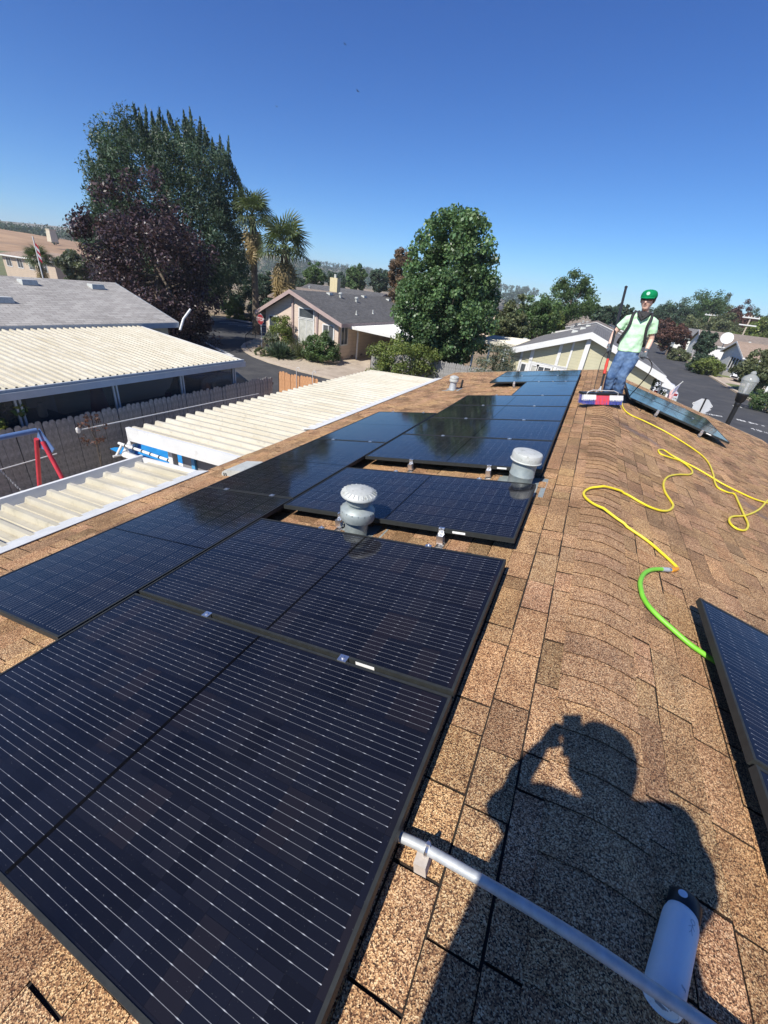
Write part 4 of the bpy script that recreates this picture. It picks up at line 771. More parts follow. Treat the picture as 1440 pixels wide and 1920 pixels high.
# --- weathered fence along the lot line, newer cedar gate
def board_mesh(h, w, m, dog=True):
    p = [(-w/2, 0), (w/2, 0), (w/2, h-0.05), (w/2-0.035, h), (-w/2+0.035, h), (-w/2, h-0.05)] if dog else [(-w/2, 0), (w/2, 0), (w/2, h), (-w/2, h)]
    mb = MB(); n = len(p); mb.add([(-0.01, a, z) for a, z in p]+[(0.01, a, z) for a, z in p], [tuple(range(n-1, -1, -1)), tuple(range(n, 2*n))]+[(i, (i+1) % n, n+(i+1) % n, n+i) for i in range(n)], (1, 1, 1)); return mb.mesh('board', m)
def fence(label, x0, y0, x1, y1, h, m, seed, name='board_fence', rail=0.3, w=0.14, back=1):
    o = thing(name, label, 'fence', ((x0+x1)/2, (y0+y1)/2, GZ)); rg = random.Random(seed); d = Vector((x1-x0, y1-y0, 0)); L = d.length; d.normalize(); ang = math.atan2(d.y, d.x)-math.pi/2; n = int(L/(w+0.006)); mes = [board_mesh(h*f, w, m) for f in (1.0, 0.985, 1.012)]
    for k in range(n):
        q = d*(k+0.5)*(w+0.006); inst(rg.choice(mes), 'board', o, (x0+q.x-o.location.x, y0+q.y-o.location.y, 0), (rg.uniform(-0.006, 0.006), rg.uniform(-0.012, 0.012), ang+rg.uniform(-0.02, 0.02)))
    nrm = Vector((-d.y, d.x, 0)); rl = MB()
    for z in (GZ+0.35, GZ+h-rail): 
        a = Vector((x0, y0, z))+nrm*0.032*back; R = Matrix.Rotation(math.atan2(d.y, d.x), 3, 'Z'); rl.box(a+d*L/2, (L, 0.038, 0.085), R)
    rl.build('rail', m, o)
    k = 0.0
    while k <= L: p = Vector((x0, y0, 0))+d*k+nrm*0.08*back; MB().box((p.x, p.y, GZ+h/2-0.05), (0.09, 0.09, h-0.1)).build('post', m, o); k += 2.4
    return o
fence('long weathered grey board fence between the pool yard and the carport', -11.62, -4.0, -11.92, 13.9, 1.82, MT['fence'], 1)
fence('short run of new orange cedar fence beyond the patio cover', -12.0, 14.35, -10.0, 14.5, 1.95, MT['fencenew'], 2, 'cedar_fence', 0.45)
fence('weathered brown board fence under the sweetgum tree', -13.3, 25.4, -4.9, 25.9, 1.9, MT['fence'], 3)
for x in (-11.1, -10.3): 
    o = thing('hook_pole', 'thin bent garden hook on the cedar fence', 'hook', (x, 14.4, GZ), 'hooks on the cedar fence'); MB().tube([(x, 14.36, GZ), (x, 14.36, -2.05), (x+0.03, 14.36, -1.95), (x+0.12, 14.36, -1.93), (x+0.15, 14.36, -2.0)], 0.012, 6).build('hook', MT['white'], o, smooth=60)
o = thing('telescopic_pole', 'long white telescopic pole hung along the weathered fence', 'pole', (-11.5, 7.8, -2.75)); MB().tube([(-11.52, 5.9, -2.68), (-11.58, 10.7, -2.78)], 0.017, 8).build('shaft', MT['white'], o); MB().tube([(-11.57, 10.7, -2.78), (-11.6, 12.6, -2.84)], 0.012, 8).build('shaft', MT['white'], o); MB().lathe([(0.03, 0), (0.05, 0.03), (0.05, 0.12), (0.02, 0.15)], 12, (-11.51, 5.82, -2.75)).build('head', MT['white'], o, smooth=40)
o = thing('garden_pipe', 'thin pale pipe fixed low on the weathered fence behind the swing', 'pipe', (-11.5, 4, -3.1)); MB().tube([(-11.5, 1.0, -3.25), (-11.5, 5.2, -3.12)], 0.014, 8).build('tube', MT['white'], o)
# --- beige house on the corner
bh = gable_house('beige_house', 'beige corner house with a dark grey roof and gabled front', -25.1, -18.15, 29.1, 46, -1.25, 0.3, -22.3, wall='beige', roof='dark', trim='mauve', oh=0.6, fh=0.26)
window(bh, 'S', -21.75, -20.45, -1.45, -0.85, 29.1); window(bh, 'S', -21.75, -20.45, -3.3, -1.6, 29.1, div=2, pane='curtain'); window(bh, 'S', -19.5, -18.6, -3.0, -1.75, 29.1, div=2)
window(bh, 'S', -24.7, -23.9, -3.3, -1.75, 29.1); window(bh, 'E', 29.5, 30.4, -3.0, -1.75, -18.15, div=2)
MB().bb(-22.45, -22.3, 28.98, 29.1, GZ, -0.1).build('corner_trim', FM['mauve'], bh); MB().bb(-20.15, -20.0, 29.0, 29.1, GZ, -0.75).build('corner_trim', FM['mauve'], bh)
st = MB()
for k in range(4): st.bb(-25.6, -24.6, 28.1-0.28*k, 28.38-0.28*k, GZ, GZ+0.64-0.16*k)
st.build('porch_steps', MT['kerb'], bh); rl = MB(); rl.tube([(-25.6, 28.3, GZ+1.5), (-25.6, 27.2, GZ+0.95)], 0.03, 6); rl.tube([(-25.6, 27.2, GZ), (-25.6, 27.2, GZ+0.95)], 0.025, 6); rl.tube([(-25.6, 28.3, GZ), (-25.6, 28.3, GZ+1.5)], 0.025, 6)
for k in range(7): rl.tube([(-25.6, 28.3-k*0.157, GZ+0.6-0.08*k), (-25.6, 28.3-k*0.157, GZ+1.5-0.079*k)], 0.012, 5)
rl.build('handrail', MT['black'], bh)
nR = np.array([1.55/4.15, 0, 1.0]); cR = 0.37-22.3*1.55/4.15
for u, v, kd in ((618, 552, 'box'), (638, 558, 'pipe'), (668, 566, 'pipe'), (668, 590, 'thin'), (699, 588, 'thin'), (682, 557, 'box'), (728, 563, 'box')): roofvent(bh, hit(u, v, nR, cR), kd, 0)
for k in range(6): MB().bb(-18.15, -18.13, 29.6+k*1.6, 30.0+k*1.6, GZ+0.12, GZ+0.27).build('floor_vent', FM['brown'], bh)
bc = cover('carport', 'white ribbed carport attached to the side of the beige house', -18.0, -1.62, -12.1, -1.85, 30.0, 42, 0.3, MT['white'], 'carport')
for ch in list(bc.children): bpy.data.objects.remove(ch)
me = pan_mesh(-5.9, 0.3, 'roof_pan', MT['white'], 0.04, 0.23); me.flip_normals()
for k in range(40): inst(me, 'roof_pan', bc, (0, k*0.3, -1.62-GZ))
MB().hexa([(-18.0, 29.9, -1.78), (-12.05, 29.9, -2.03), (-12.05, 29.98, -2.03), (-18.0, 29.98, -1.78), (-18.0, 29.9, -1.57), (-12.05, 29.9, -1.8), (-12.05, 29.98, -1.8), (-18.0, 29.98, -1.57)]).build('end_fascia', MT['white'], bc); MB().bb(-12.08, -12.0, 29.99, 42, -2.03, -1.82).build('gutter', MT['white'], bc)
for x, y in ((-17.6, 31.2), (-17.5, 38.9), (-12.2, 31.2), (-12.2, 38.9)): MB().bb(x-0.05, x+0.05, y-0.05, y+0.05, GZ, -1.75).build('post', MT['white'], bc)
MB().bb(-17.9, -12.2, 41.5, 41.6, GZ, -1.9).build('back_wall', WM['beige'], bc)
# --- sage house with white trim
sh = gable_house('sage_house', 'sage green house with broad white trim facing the roof end', -4.6, 2.9, 26.3, 44, -1.0, 0.36, -0.72, wall='sage', roof='mid', trim='white', oh=0.42, fh=0.3)
def vtrim(x0, x1, z0, z1, y=26.3, d=0.05): MB().bb(x0, x1, y-d, y, z0, z1).build('trim_board', MT['white'], sh)
vtrim(-0.85, -0.62, GZ, 0.06, d=0.2); vtrim(-3.55, -3.37, GZ, -0.75); vtrim(-2.12, -1.96, GZ, -0.22); vtrim(-1.5, -1.4, GZ, -0.05); vtrim(-4.08, -3.96, GZ, -0.9); vtrim(-3.36, -1.51, -1.62, -1.5, d=0.045)
window(sh, 'S', -2.95, -2.25, -2.9, -1.72, 26.3, div=2); window(sh, 'S', -1.85, -1.6, -2.9, -1.72, 26.3); window(sh, 'S', -3.9, -3.65, -2.9, -1.72, 26.3); window(sh, 'S', -3.3, -3.0, -2.9, -1.72, 26.3, pane='curtain')
MB().bb(-0.6, 0.0, 25.9, 26.3, -2.1, -1.8).build('window_awning', MT['white'], sh)
wr = MB(); wr.tube([(-4.6, 26.2, -1.35), (-2.0, 26.2, -1.52), (0.5, 26.2, -1.62)], 0.008, 5); wr.build('cable', MT['black'], sh)
sk = 1.36/3.88; nS = np.array([-sk, 0, 1.0]); cS = 0.43+0.72*sk
for u, v, kd in ((985, 637, 'box'), (1078, 623, 'box'), (1093, 617, 'box'), (1103, 612, 'box')): roofvent(sh, hit(u, v, nS, cS), kd, 0)
P = hit(1018, 628, nS, cS)
o = thing('satellite_dish', 'pale satellite dish on the sage house roof', 'dish', P); Rm = Matrix.Rotation(math.radians(65), 3, 'X') @ Matrix.Rotation(math.radians(15), 3, 'Z')
MB().lathe([(0.02, -0.07), (0.2, -0.045), (0.34, 0.0), (0.34, 0.012), (0.2, -0.03), (0.02, -0.055)], 22, P+np.array([0, 0, 0.55]), Rm).build('reflector', MT['ventw'], o, smooth=60); MB().tube([P+np.array([0, 0.1, -0.1]), P+np.array([0, 0.1, 0.35]), P+np.array([0, 0.02, 0.5])], 0.025, 8).build('mast', MT['steel'], o); MB().tube([P+np.array([0, -0.02, 0.3]), P+np.array([0.02, -0.45, 0.42])], 0.012, 6).build('feed_arm', MT['steel'], o)
pc = cover('patio_cover', 'pale flat patio cover beside the sage house', -4.7, -0.95, -7.4, -1.02, 28.0, 34.0, 0.3, MT['cream'])
MB().bb(-7.45, -4.7, 27.9, 27.98, -1.12, -0.92).build('end_fascia', MT['cream'], pc)
for x in (-7.3, -6.3, -5.3): MB().bb(x-0.05, x+0.05, 28.0, 28.1, GZ, -1.1).build('post', MT['white'], pc)
ca = thing('carport', 'low white lean-to cover at the street side of the sage house', 'carport', (3.3, 26.0, GZ))
me = pan_mesh(-0.5, 0.3, 'roof_pan', MT['white'], 0.04, 0.1); me.flip_normals()
for k in range(20): inst(me, 'roof_pan', ca, (0, k*0.3, -1.42-GZ))
MB().hexa([(3.3, 25.9, -1.6), (3.85, 25.9, -1.7), (3.85, 25.98, -1.7), (3.3, 25.98, -1.6), (3.3, 25.9, -1.37), (3.85, 25.9, -1.46), (3.85, 25.98, -1.46), (3.3, 25.98, -1.37)]).build('end_fascia', MT['white'], ca); MB().bb(3.81, 3.87, 25.99, 32.1, -1.7, -1.5).build('gutter', MT['white'], ca)
for y in (26.2, 29, 31.9): MB().bb(3.68, 3.78, y-0.05, y+0.05, GZ, -1.53).build('post', MT['white'], ca)
# --- houses farther off
def simple(label, x0, x1, y0, y1, eave, peak, roof, wall, trim='white', axis='y', wins=(), xr=None, vents=0, group='houses farther down the park', name='park_house', oh=0.4):
    h = gable_house(name, label, x0, x1, y0, y1, eave, peak, xr, axis, wall, roof, trim, oh, group)
    for w in wins: window(h, *w)
    rg = random.Random(int(x0*7+y0))
    for k in range(vents):
        if axis == 'y': xm = (x0+x1)/2; x = xm-(xm-x0)*0.5; P = (x, rg.uniform(y0+1, y1-1), (eave+peak)/2+0.06)
        else: ym = (y0+y1)/2; P = (rg.uniform(x0+1, x1-1), ym-(ym-y0)*0.5, (eave+peak)/2+0.06)
        roofvent(h, P, rg.choice(('box', 'pipe', 'thin')), 0)
    return h
simple('house behind the sage house with a long grey roof', -5.5, 3.4, 50, 66, -1.2, 0.1, 'mid', 'white', vents=4)
simple('third house along the sage house row', -5.5, 3.4, 71, 87, -1.2, 0.1, 'brown', 'cream', vents=5)
simple('fourth house along the sage house row', -5.5, 4.4, 92, 108, -1.3, 0.0, 'dark', 'white', vents=5)
f1 = simple('grey-roofed house with gable louvre behind the beige house', -32, -18, 62, 70.5, -1.1, 1.0, 'dark', 'grey', 'grey', 'y', vents=2)
P = far(628, 545, 72); o_ = MB().bb(P[0]-0.65, P[0]+0.65, P[1]-0.5, P[1]+0.5, -1.5, far(628, 521, 72)[2]).build('chimney', mat('cream_stucco', (0.56, 0.48, 0.28), (0.62, 0.54, 0.34), 3, 0.8), f1); MB().bb(P[0]-0.15, P[0]+0.15, P[1]-0.15, P[1]+0.15, far(628, 521, 72)[2], far(628, 514, 72)[2]).build('flue', MT['ventw'], f1)
simple('long low dark roof left of the cream chimney', -50, -35, 66, 76, -1.2, 0.2, 'dark', 'tan', 'brown', 'x', vents=2)
simple('dark hipped roof beside the sweetgum tree', -22, -12.5, 74, 84, -1.0, 0.5, 'dark', 'beige', 'brown', 'y')
simple('dark brown house glimpsed behind the fan palms', -40, -33, 48, 56, -1.3, -0.1, 'brown', 'tan', 'brown', 'x', wins=(('S', -39, -37.8, -3.2, -2.0, 48), ('S', -36, -35, -3.2, -2.0, 48)))
# left background
bl = simple('black-roofed house seen just over the grey roof', -50, -38.5, 6, 17.5, -2.4, 0.2, 'black', 'tan', 'white', 'y')
P0 = far(15, 500, 95)+np.array([1.0, 0.5, 0])
th = gable_house('tan_house', 'tan two-storey house with a low tan roof on the left', P0[0]-4, P0[0]+9.5, P0[1]+0.5, P0[1]+11, -0.75, 0.15, None, 'x', 'tan', 'tan', 'white', 0.5)
for a in (2.0, 4.4, 6.8, 9.0): window(th, 'E', P0[1]+a, P0[1]+a+1.3, -2.3, -1.1, P0[0]+9.5, div=2)
for a in (-3.0, 0.0, 3.0, 6.2): window(th, 'S', P0[0]+a, P0[0]+a+1.3, -2.3, -1.1, P0[1]+0.5, div=2)
# across the street on the right
wh = simple('white house with a brown-grey roof across the street', 17.5, 28, 100, 112, -1.55, 0.6, 'brown', 'white', 'white', 'x', wins=(('W', 105.2, 106.6, -3.2, -2.0, 17.5),), vents=1)
MB().bb(18.2, 23.2, 99.9, 100.0, GZ, -2.0).build('garage_door', MT['white'], wh)
tn = simple('tan-roofed house with a grey glazed front across the street', 17.0, 30, 68.5, 80, -1.5, 0.0, 'tan', 'white', 'white', 'x', vents=1)
for a in range(4): window(tn, 'W', 69.6+a*1.35, 70.7+a*1.35, -3.3, -1.9, 17.0)
for a in range(5): window(tn, 'S', 18.6+a*1.3, 19.7+a*1.3, -3.4, -1.9, 68.5)
MB().bb(16.2, 17.0, 72, 75, GZ, GZ+0.5).build('porch_steps', mat('grey_deck', (0.25, 0.24, 0.23), rough=0.8), tn)
simple('distant grey-roofed house beyond the white house', 17, 28, 128, 140, -1.5, 0.4, 'mid', 'white', 'white', 'x')
P = far(1363, 634, 76)
o = thing('satellite_dish', 'white satellite dish on the tan roof across the street', 'dish', P-np.array([0, 0, 0.7])); MB().lathe([(0.02, -0.12), (0.5, -0.05), (0.75, 0.02), (0.75, 0.05), (0.4, -0.05), (0.02, -0.08)], 20, P, Matrix.Rotation(math.radians(70), 3, 'X')).build('reflector', MT['white'], o, smooth=60); MB().tube([P+np.array([0, 0.1, -0.05]), P+np.array([0, 0.3, -1.5])], 0.05, 6).build('mast', MT['steel'], o)
def spline(pts, n=6):
    P = [np.array(p, float) for p in pts]; out = []
    for i in range(len(P)-1):
        p0, p1, p2, p3 = P[max(i-1, 0)], P[i], P[i+1], P[min(i+2, len(P)-1)]
        for k in range(n): t = k/n; out.append(0.5*((2*p1)+(-p0+p2)*t+(2*p0-5*p1+4*p2-p3)*t*t+(-p0+3*p1-3*p2+p3)*t**3))
    out.append(P[-1]); return out
# ================================================================== ON THE ROOF
def vent_base(o, P, r):
    R = Matrix.Rotation(-PL, 3, 'Y'); MB().box(P+np.array([0, 0, 0.006]), (r*4, r*4, 0.006), R).build('flashing', MT['vent'], o)
# double-capped vent: lower drum, neck, upper dome cap
P1 = np.array(LP(1.665, 2.345)); o = thing('roof_vent', 'grey metal vent with two stacked round caps between the near panels', 'vent', P1)
vent_base(o, P1, 0.1)
MB().lathe([(0.085, -0.08), (0.085, 0.17)], 28, P1).build('pipe', MT['vent'], o, smooth=40)
MB().lathe([(0.082, 0.165), (0.125, 0.165), (0.128, 0.17), (0.128, 0.235), (0.122, 0.245), (0.085, 0.268), (0.082, 0.27)], 30, P1).build('drum_cap', MT['vent'], o, smooth=35)
rb = MB()
for k in range(18): a = k*math.pi/9; rb.box(P1+np.array([0.126*math.cos(a), 0.126*math.sin(a), 0.236]), (0.007, 0.005, 0.012), Matrix.Rotation(a, 3, 'Z'))
rb.build('crimps', MT['vent'], o)
MB().lathe([(0.07, 0.262), (0.07, 0.30)], 28, P1).build('neck', MT['vent'], o, smooth=40)
MB().lathe([(0.07, 0.29), (0.092, 0.295), (0.092, 0.36), (0.085, 0.365)], 28, P1).build('collar', MT['vent'], o, smooth=35)
MB().lathe([(0.09, 0.362), (0.132, 0.352), (0.134, 0.358), (0.125, 0.376), (0.095, 0.388), (0.094, 0.391), (0.06, 0.402), (0.03, 0.406), (0.001, 0.407)], 32, P1).build('dome_cap', MT['ventw'], o, smooth=50)
rb = MB()
for k in range(22): a = k*math.pi/11; rb.tube([P1+np.array([r*math.cos(a), r*math.sin(a), z]) for r, z in ((0.096, 0.390), (0.128, 0.374))], 0.0035, 5)
rb.build('ribs', MT['ventw'], o)
P2 = np.array(LP(0.70, 3.73)); o = thing('roof_vent', 'tall pale vent pipe with a flat round cap at the panel corner', 'vent', P2)
vent_base(o, P2, 0.12); MB().lathe([(0.108, -0.05), (0.108, 0.115), (0.112, 0.12), (0.112, 0.125), (0.108, 0.13), (0.108, 0.27)], 30, P2).build('pipe', MT['vent'], o, smooth=40)
MB().lathe([(0.1, 0.262), (0.137, 0.258), (0.139, 0.263), (0.132, 0.27), (0.132, 0.322), (0.127, 0.334), (0.105, 0.342), (0.04, 0.346), (0.001, 0.346)], 32, P2).build('flat_cap', MT['ventw'], o, smooth=40)
P3 = onleft(848, 731); o = thing('roof_vent', 'small galvanised vent with a ring cap on the bare shingles', 'vent', P3); vent_base(o, P3, 0.1)
MB().lathe([(0.1, -0.05), (0.085, 0.06), (0.075, 0.16), (0.075, 0.2)], 24, P3).build('pipe', MT['steel'], o, smooth=40); MB().lathe([(0.075, 0.19), (0.105, 0.195), (0.105, 0.235), (0.1, 0.24), (0.1, 0.26), (0.105, 0.265), (0.1, 0.3), (0.05, 0.325), (0.001, 0.328)], 24, P3).build('ring_cap', MT['ventw'], o, smooth=40)
P = onleft(864, 728); o = thing('plumbing_pipe', 'thin dark plumbing pipe beside the small galvanised vent', 'pipe', P); MB().tube([P-np.array([0, 0, 0.05]), P+np.array([0.01, 0, 0.2])], 0.024, 12).build('tube', MT['rubber'], o, smooth=40)
P4 = np.array(LP(3.72, 3.36)); o = thing('hooded_vent', 'pale flat hooded vent half under the lower panel row', 'vent', P4); mb = MB(); Rl = Matrix.Rotation(-PL, 3, 'Y')
pr = [(-0.19, 0.0), (-0.17, 0.05), (-0.12, 0.075), (0.12, 0.085), (0.2, 0.06), (0.2, 0.0)]; mb.sweep([Vector(P4)+Rl @ Vector((a, -0.2, h)) for a, h in pr], (0, 0.36, 0)); mb.build('hood', MT['ventw'], o)
mb = MB()
for k in (-0.14, -0.11): mb.box(Vector(P4)+Rl @ Vector((k, -0.203, 0.025)), (0.012, 0.006, 0.035), Rl)
mb.build('louvre_slot', MT['black'], o)
# --- conduit over the ridge on small blocks
o = thing('metal_conduit', 'silver electrical conduit crossing the ridge from the near panel', 'conduit', (-0.3, 0.6, 0.0))
mb = MB(); pts = spline([onleft(722, 1553, 0.06), onleft(752, 1569, 0.062), onleft(800, 1592, 0.064), onleft(950, 1678, 0.076), onleft(1060, 1745, 0.085), onright(1130, 1790, 0.092), onright(1215, 1848, 0.096), onright(1300, 1905, 0.094), onright(1400, 1978, 0.085), onright(1520, 2075, 0.07)], 5)
e_ = pts[-1]; pts += [e_+np.array([0.2*k, 0, -0.2*k*math.tan(PR)]) for k in (1, 2, 3, 4)]; pts = [tuple(p) for p in pts]
mb.tube(pts, 0.0142, 16).build('tube', mat('dull_conduit', (0.36, 0.38, 0.39), (0.48, 0.5, 0.51), 30, 0.6, 0.3), o, smooth=60)
cpn = MB(); cpn.tube([pts[2], pts[5]], 0.0165, 14); cpn.tube([Vector(pts[0]), Vector(pts[2])], 0.014, 14); pass; cpn.build('coupling', MT['alu'], o, smooth=40)
for xx in (-0.43, 0.75):
    k = min(range(len(pts)), key=lambda i: abs(pts[i][0]-xx)); q = Vector(pts[k]); MB().box(q+Vector((0.0, -0.01, -0.036)), (0.036, 0.062, 0.046), Rl if xx < 0 else Matrix.Rotation(PR, 3, 'Y')).build('block', mat('grey_block_%d' % k, (0.42, 0.37, 0.32), (0.52, 0.47, 0.42), 20, 0.8), o)
    cs = MB(); cs.tube([q+Vector((0, 0.017*math.cos(a), 0.017*math.sin(a))) for a in np.linspace(0, 2*math.pi, 14)], 0.0045, 6); cs.box(q+Vector((0, 0.0, 0.021)), (0.014, 0.006, 0.016)); cs.lathe([(0.006, 0.026), (0.006, 0.036)], 6, q); cs.build('strap_clamp', MT['alu'], o)
# --- white bottle lying against the conduit
BR_ = 0.0405
a_, b_ = onright(1238, 1884, BR_), onright(1284, 1688, BR_); a_[2] += 0.004; b_[2] += 0.004; ax = Vector(b_-a_).normalized(); Rb = ax.to_track_quat('Z', 'X').to_matrix(); BL = (Vector(b_)-Vector(a_)).length
o = thing('drink_bottle', 'white insulated drink bottle with a black cap lying under the conduit', 'bottle', a_)
wb = mat('white_powder_coat', (0.72, 0.73, 0.74), (0.8, 0.8, 0.8), 6, 0.45, dirt=((0.45, 0.45, 0.45), 30, 0.66, 0.78), bmp=0.0003, bscale=300)
cs_ = BL-0.045
MB().lathe([(0.0, 0.002), (0.032, 0.002), (0.033, 0.0), (0.037, 0.002), (0.0405, 0.012), (0.0405, cs_-0.03), (0.039, cs_-0.015), (0.0355, cs_-0.004), (0.0345, cs_+0.004)], 44, a_, Rb).build('body', wb, o, smooth=35)
lid = MB().lathe([(0.0365, cs_), (0.038, cs_+0.004), (0.038, BL-0.006), (0.034, BL), (0.024, BL+0.003), (0.0, BL+0.003)], 36, a_, Rb).build('cap', MT['black'], o, smooth=35)
up = (Vector((0, 0, 1))-ax*ax.z).normalized(); sd = up.cross(ax).normalized(); q = Vector(a_)+ax*(BL-0.02); em = (up*0.9+sd*0.45).normalized()
MB().lathe([(0.0105, 0.0375), (0.0105, 0.0392)], 18, q, em.to_track_quat('Z', 'Y').to_matrix()).build('emblem', mat('pale_emblem', (0.6, 0.66, 0.74), rough=0.4), lid)
inkm = mat('grey_print', (0.3, 0.31, 0.33), rough=0.6)
def on_bottle(t, ang, r=0.0407): return Vector(a_)+ax*t+(up*math.cos(ang)+sd*math.sin(ang))*r
mk = MB(); t0_ = cs_-0.03
mk.tube([on_bottle(t0_+0.006*math.cos(k), -0.35+0.14*math.sin(k)) for k in np.linspace(0, 2*math.pi, 12)], 0.0005, 4)
for (t0, g0), (t1, g1) in (((-0.006, -0.35), (-0.022, -0.35)), ((-0.01, -0.35), (-0.018, -0.15)), ((-0.01, -0.35), (-0.016, -0.55)), ((-0.022, -0.35), (-0.032, -0.24)), ((-0.022, -0.35), (-0.032, -0.46))): mk.tube([on_bottle(t0_+t0, g0), on_bottle(t0_+t1, g1)], 0.0005, 4)
mk.build('printed_mark', inkm, o)
mk = MB(); c0 = Vector(a_); Rq = Matrix((sd, up, ax)).transposed()
for k in range(9): mk.box(c0+up*0.012+sd*(-0.016+0.004*k)+ax*0.001, (0.0012 if k % 3 else 0.0022, 0.012, 0.0016), Rq)
for k in range(3): mk.box(c0+up*(-0.002-0.004*k)+ax*0.001, (0.03-0.006*k, 0.0013, 0.0016), Rq)
mk.build('base_print', inkm, o)
mk = MB()
for k in range(6): mk.tube([on_bottle(0.045+0.0015*(k % 2), -0.75+0.06*k), on_bottle(0.05, -0.74+0.06*k)], 0.0006, 4)
mk.build('printed_word', inkm, o)
# --- hose
HP = [(748, 150), (757, 180), (768, 215), (800, 243), (860, 270), (960, 320), (1060, 380), (1130, 430), (1165, 470), (1185, 520), (1190, 548), (1205, 580), (1250, 603), (1283, 612), (1300, 645), (1328, 708), (1347, 755), (1332, 780), (1292, 772), (1260, 742), (1272, 717), (1340, 710), (1400, 682), (1440, 640), (1450, 655), (1380, 636), (1300, 600), (1230, 565), (1188, 540), (1130, 505), (1080, 478), (1030, 452), (990, 430), (955, 407), (930, 406), (940, 425), (985, 442), (1035, 458), (1076, 490), (1088, 510), (1073, 521), (1020, 521), (975, 531), (954, 560), (960, 600), (985, 640), (998, 665), (984, 685), (950, 690), (900, 676), (850, 652), (780, 612), (720, 591), (660, 582), (610, 589), (581, 610), (592, 637), (640, 670), (720, 720), (800, 775), (880, 830), (950, 890), (1000, 936), (1018, 957), (1006, 964), (990, 965)]
HR = 0.0105
hp = spline([onroof(860+x*0.4028, 680+y*0.4028, HR+0.012) for x, y in HP], 5)
def crestfix(p):
    z = (p[0]*math.tan(PL) if p[0] < 0 else -p[0]*math.tan(PR)); zr = z+0.017+HR; return np.array([p[0], p[1], max(p[2], zr+(0.006 if abs(p[0]) < 0.16 else -0.004))])
hp = [crestfix(p) for p in hp]
# where the hose passes over itself it rides a hose-width higher
for i in range(len(hp)):
    for j in range(0, i-12):
        if abs(hp[i][0]-hp[j][0]) < 0.02 and abs(hp[i][1]-hp[j][1]) < 0.02: hp[i] = hp[i]+np.array([0, 0, 0.017]); break
o = thing('garden_hose', 'yellow garden hose snaking over the ridge to a green end piece', 'hose', hp[-1])
ym = mat('yellow_hose', (0.72, 0.58, 0.02), (0.8, 0.66, 0.04), 8, 0.42); MB().tube(hp, HR, 10).build('yellow_section', ym, o, smooth=60)
GP = [(985, 965), (960, 963), (930, 961), (890, 966), (860, 986), (845, 1022), (850, 1062)]; gp = [(860+x*0.4028, 680+y*0.4028) for x, y in GP]+[(840+x*0.4167, 980+y*0.4167) for x, y in ((878, 335), (905, 378), (950, 425), (1000, 470), (1080, 540), (1150, 590), (1225, 640), (1300, 690))]
gq = [crestfix(p) for p in spline([onroof(u, v, 0.026) for u, v in gp], 6)]; MB().tube(gq[7:], 0.0135, 12).build('green_section', mat('green_hose', (0.16, 0.5, 0.03), (0.22, 0.6, 0.05), 8, 0.45), o, smooth=60)
MB().tube([gq[0], gq[3]], [0.0155, 0.0155], 12).build('brass_fitting', MT['alu'], o, smooth=40); MB().tube([gq[3], gq[9]], [0.016, 0.015], 12).build('grey_coupling', MT['bluegrey'], o, smooth=40); MB().tube([hp[-10], hp[-5], hp[-1]], [0.0135, 0.0155, 0.0155], 12).build('orange_connector', mat('orange_plastic', (0.75, 0.3, 0.02), rough=0.4), o, smooth=40)
# --- brush on its telescopic pole
bl_, br_ = onleft(1074, 764, 0.03), onright(1163, 764, 0.03); bm = (bl_+br_)/2; bd = Vector(br_-bl_); bd.z = 0; BW = 0.66; bd.normalize(); bc_ = Vector(bm)+Vector((0, 0.0, 0.03)); bn = Vector((-bd.y, bd.x, 0)); zr = 0.024
bc_.z = zr
o = thing('cleaning_brush', 'wide brush with blue, white and red bristles on a black and red telescopic pole', 'brush', (bc_.x, bc_.y, zr))
Rz = Matrix((bd, bn, Vector((0, 0, 1)))).transposed()
def BP(a, b, z): return bc_+bd*a*1.32+bn*b*1.3+Vector((0, 0, z*1.25))
MB().box(BP(0, 0.01, 0.125), (BW*1.32, 0.12, 0.032), Rz).build('stock', MT['black'], o)
bmats = {k: mat('bristle_'+k, c, rough=0.6) for k, c in (('blue', (0.03, 0.05, 0.3)), ('red', (0.6, 0.03, 0.03)), ('white', (0.75, 0.75, 0.76)))}
rb_ = random.Random(4)
for nm, a0, a1, zs in (('white', -0.33, -0.13, 0), ('red', -0.13, 0.1, 0), ('white', 0.1, 0.33, 0), ('blue', -0.33, -0.13, 1), ('red', -0.13, 0.1, 1), ('blue', 0.1, 0.33, 1)):
    mb = MB(); n = int((a1-a0)/0.008)
    for i in range(n):
        for b in ((-0.028, -0.012) if zs == 0 else (0.004, 0.02, 0.036)):
            a = a0+(i+0.5)*(a1-a0)/n+rb_.uniform(-0.002, 0.002); t = BP(a, b, 0.114); zz = 0.045 if zs == 0 else 0.0; e = BP(a+rb_.uniform(-0.006, 0.006), b-0.02-rb_.random()*0.012, zz); mb.tube([t, e], [0.0028, 0.0034], 4)
    mb.build('bristles', bmats[nm], o, kind='stuff')
fb = MB(); 
for i in range(80):
    a = -0.33+i*0.0083; c = 'blue'; fb.tube([BP(a, -0.03, 0.112), BP(a, -0.066+rb_.uniform(-0.004, 0.004), 0.0)], [0.003, 0.0036], 4)
fb.build('bristles', bmats['blue'], o, kind='stuff')
fb = MB()
for i in range(28): a = -0.13+i*0.0083; fb.tube([BP(a, -0.036, 0.112), BP(a, -0.071+rb_.uniform(-0.004, 0.004), 0.0)], [0.003, 0.0038], 4)
fb.build('bristles', bmats['red'], o, kind='stuff')
fb = MB()
for i in range(80):
    a = -0.33+i*0.0083
    if not -0.13 < a < 0.1: fb.tube([BP(a, -0.036, 0.118), BP(a, -0.06, 0.06)], [0.003, 0.0036], 4)
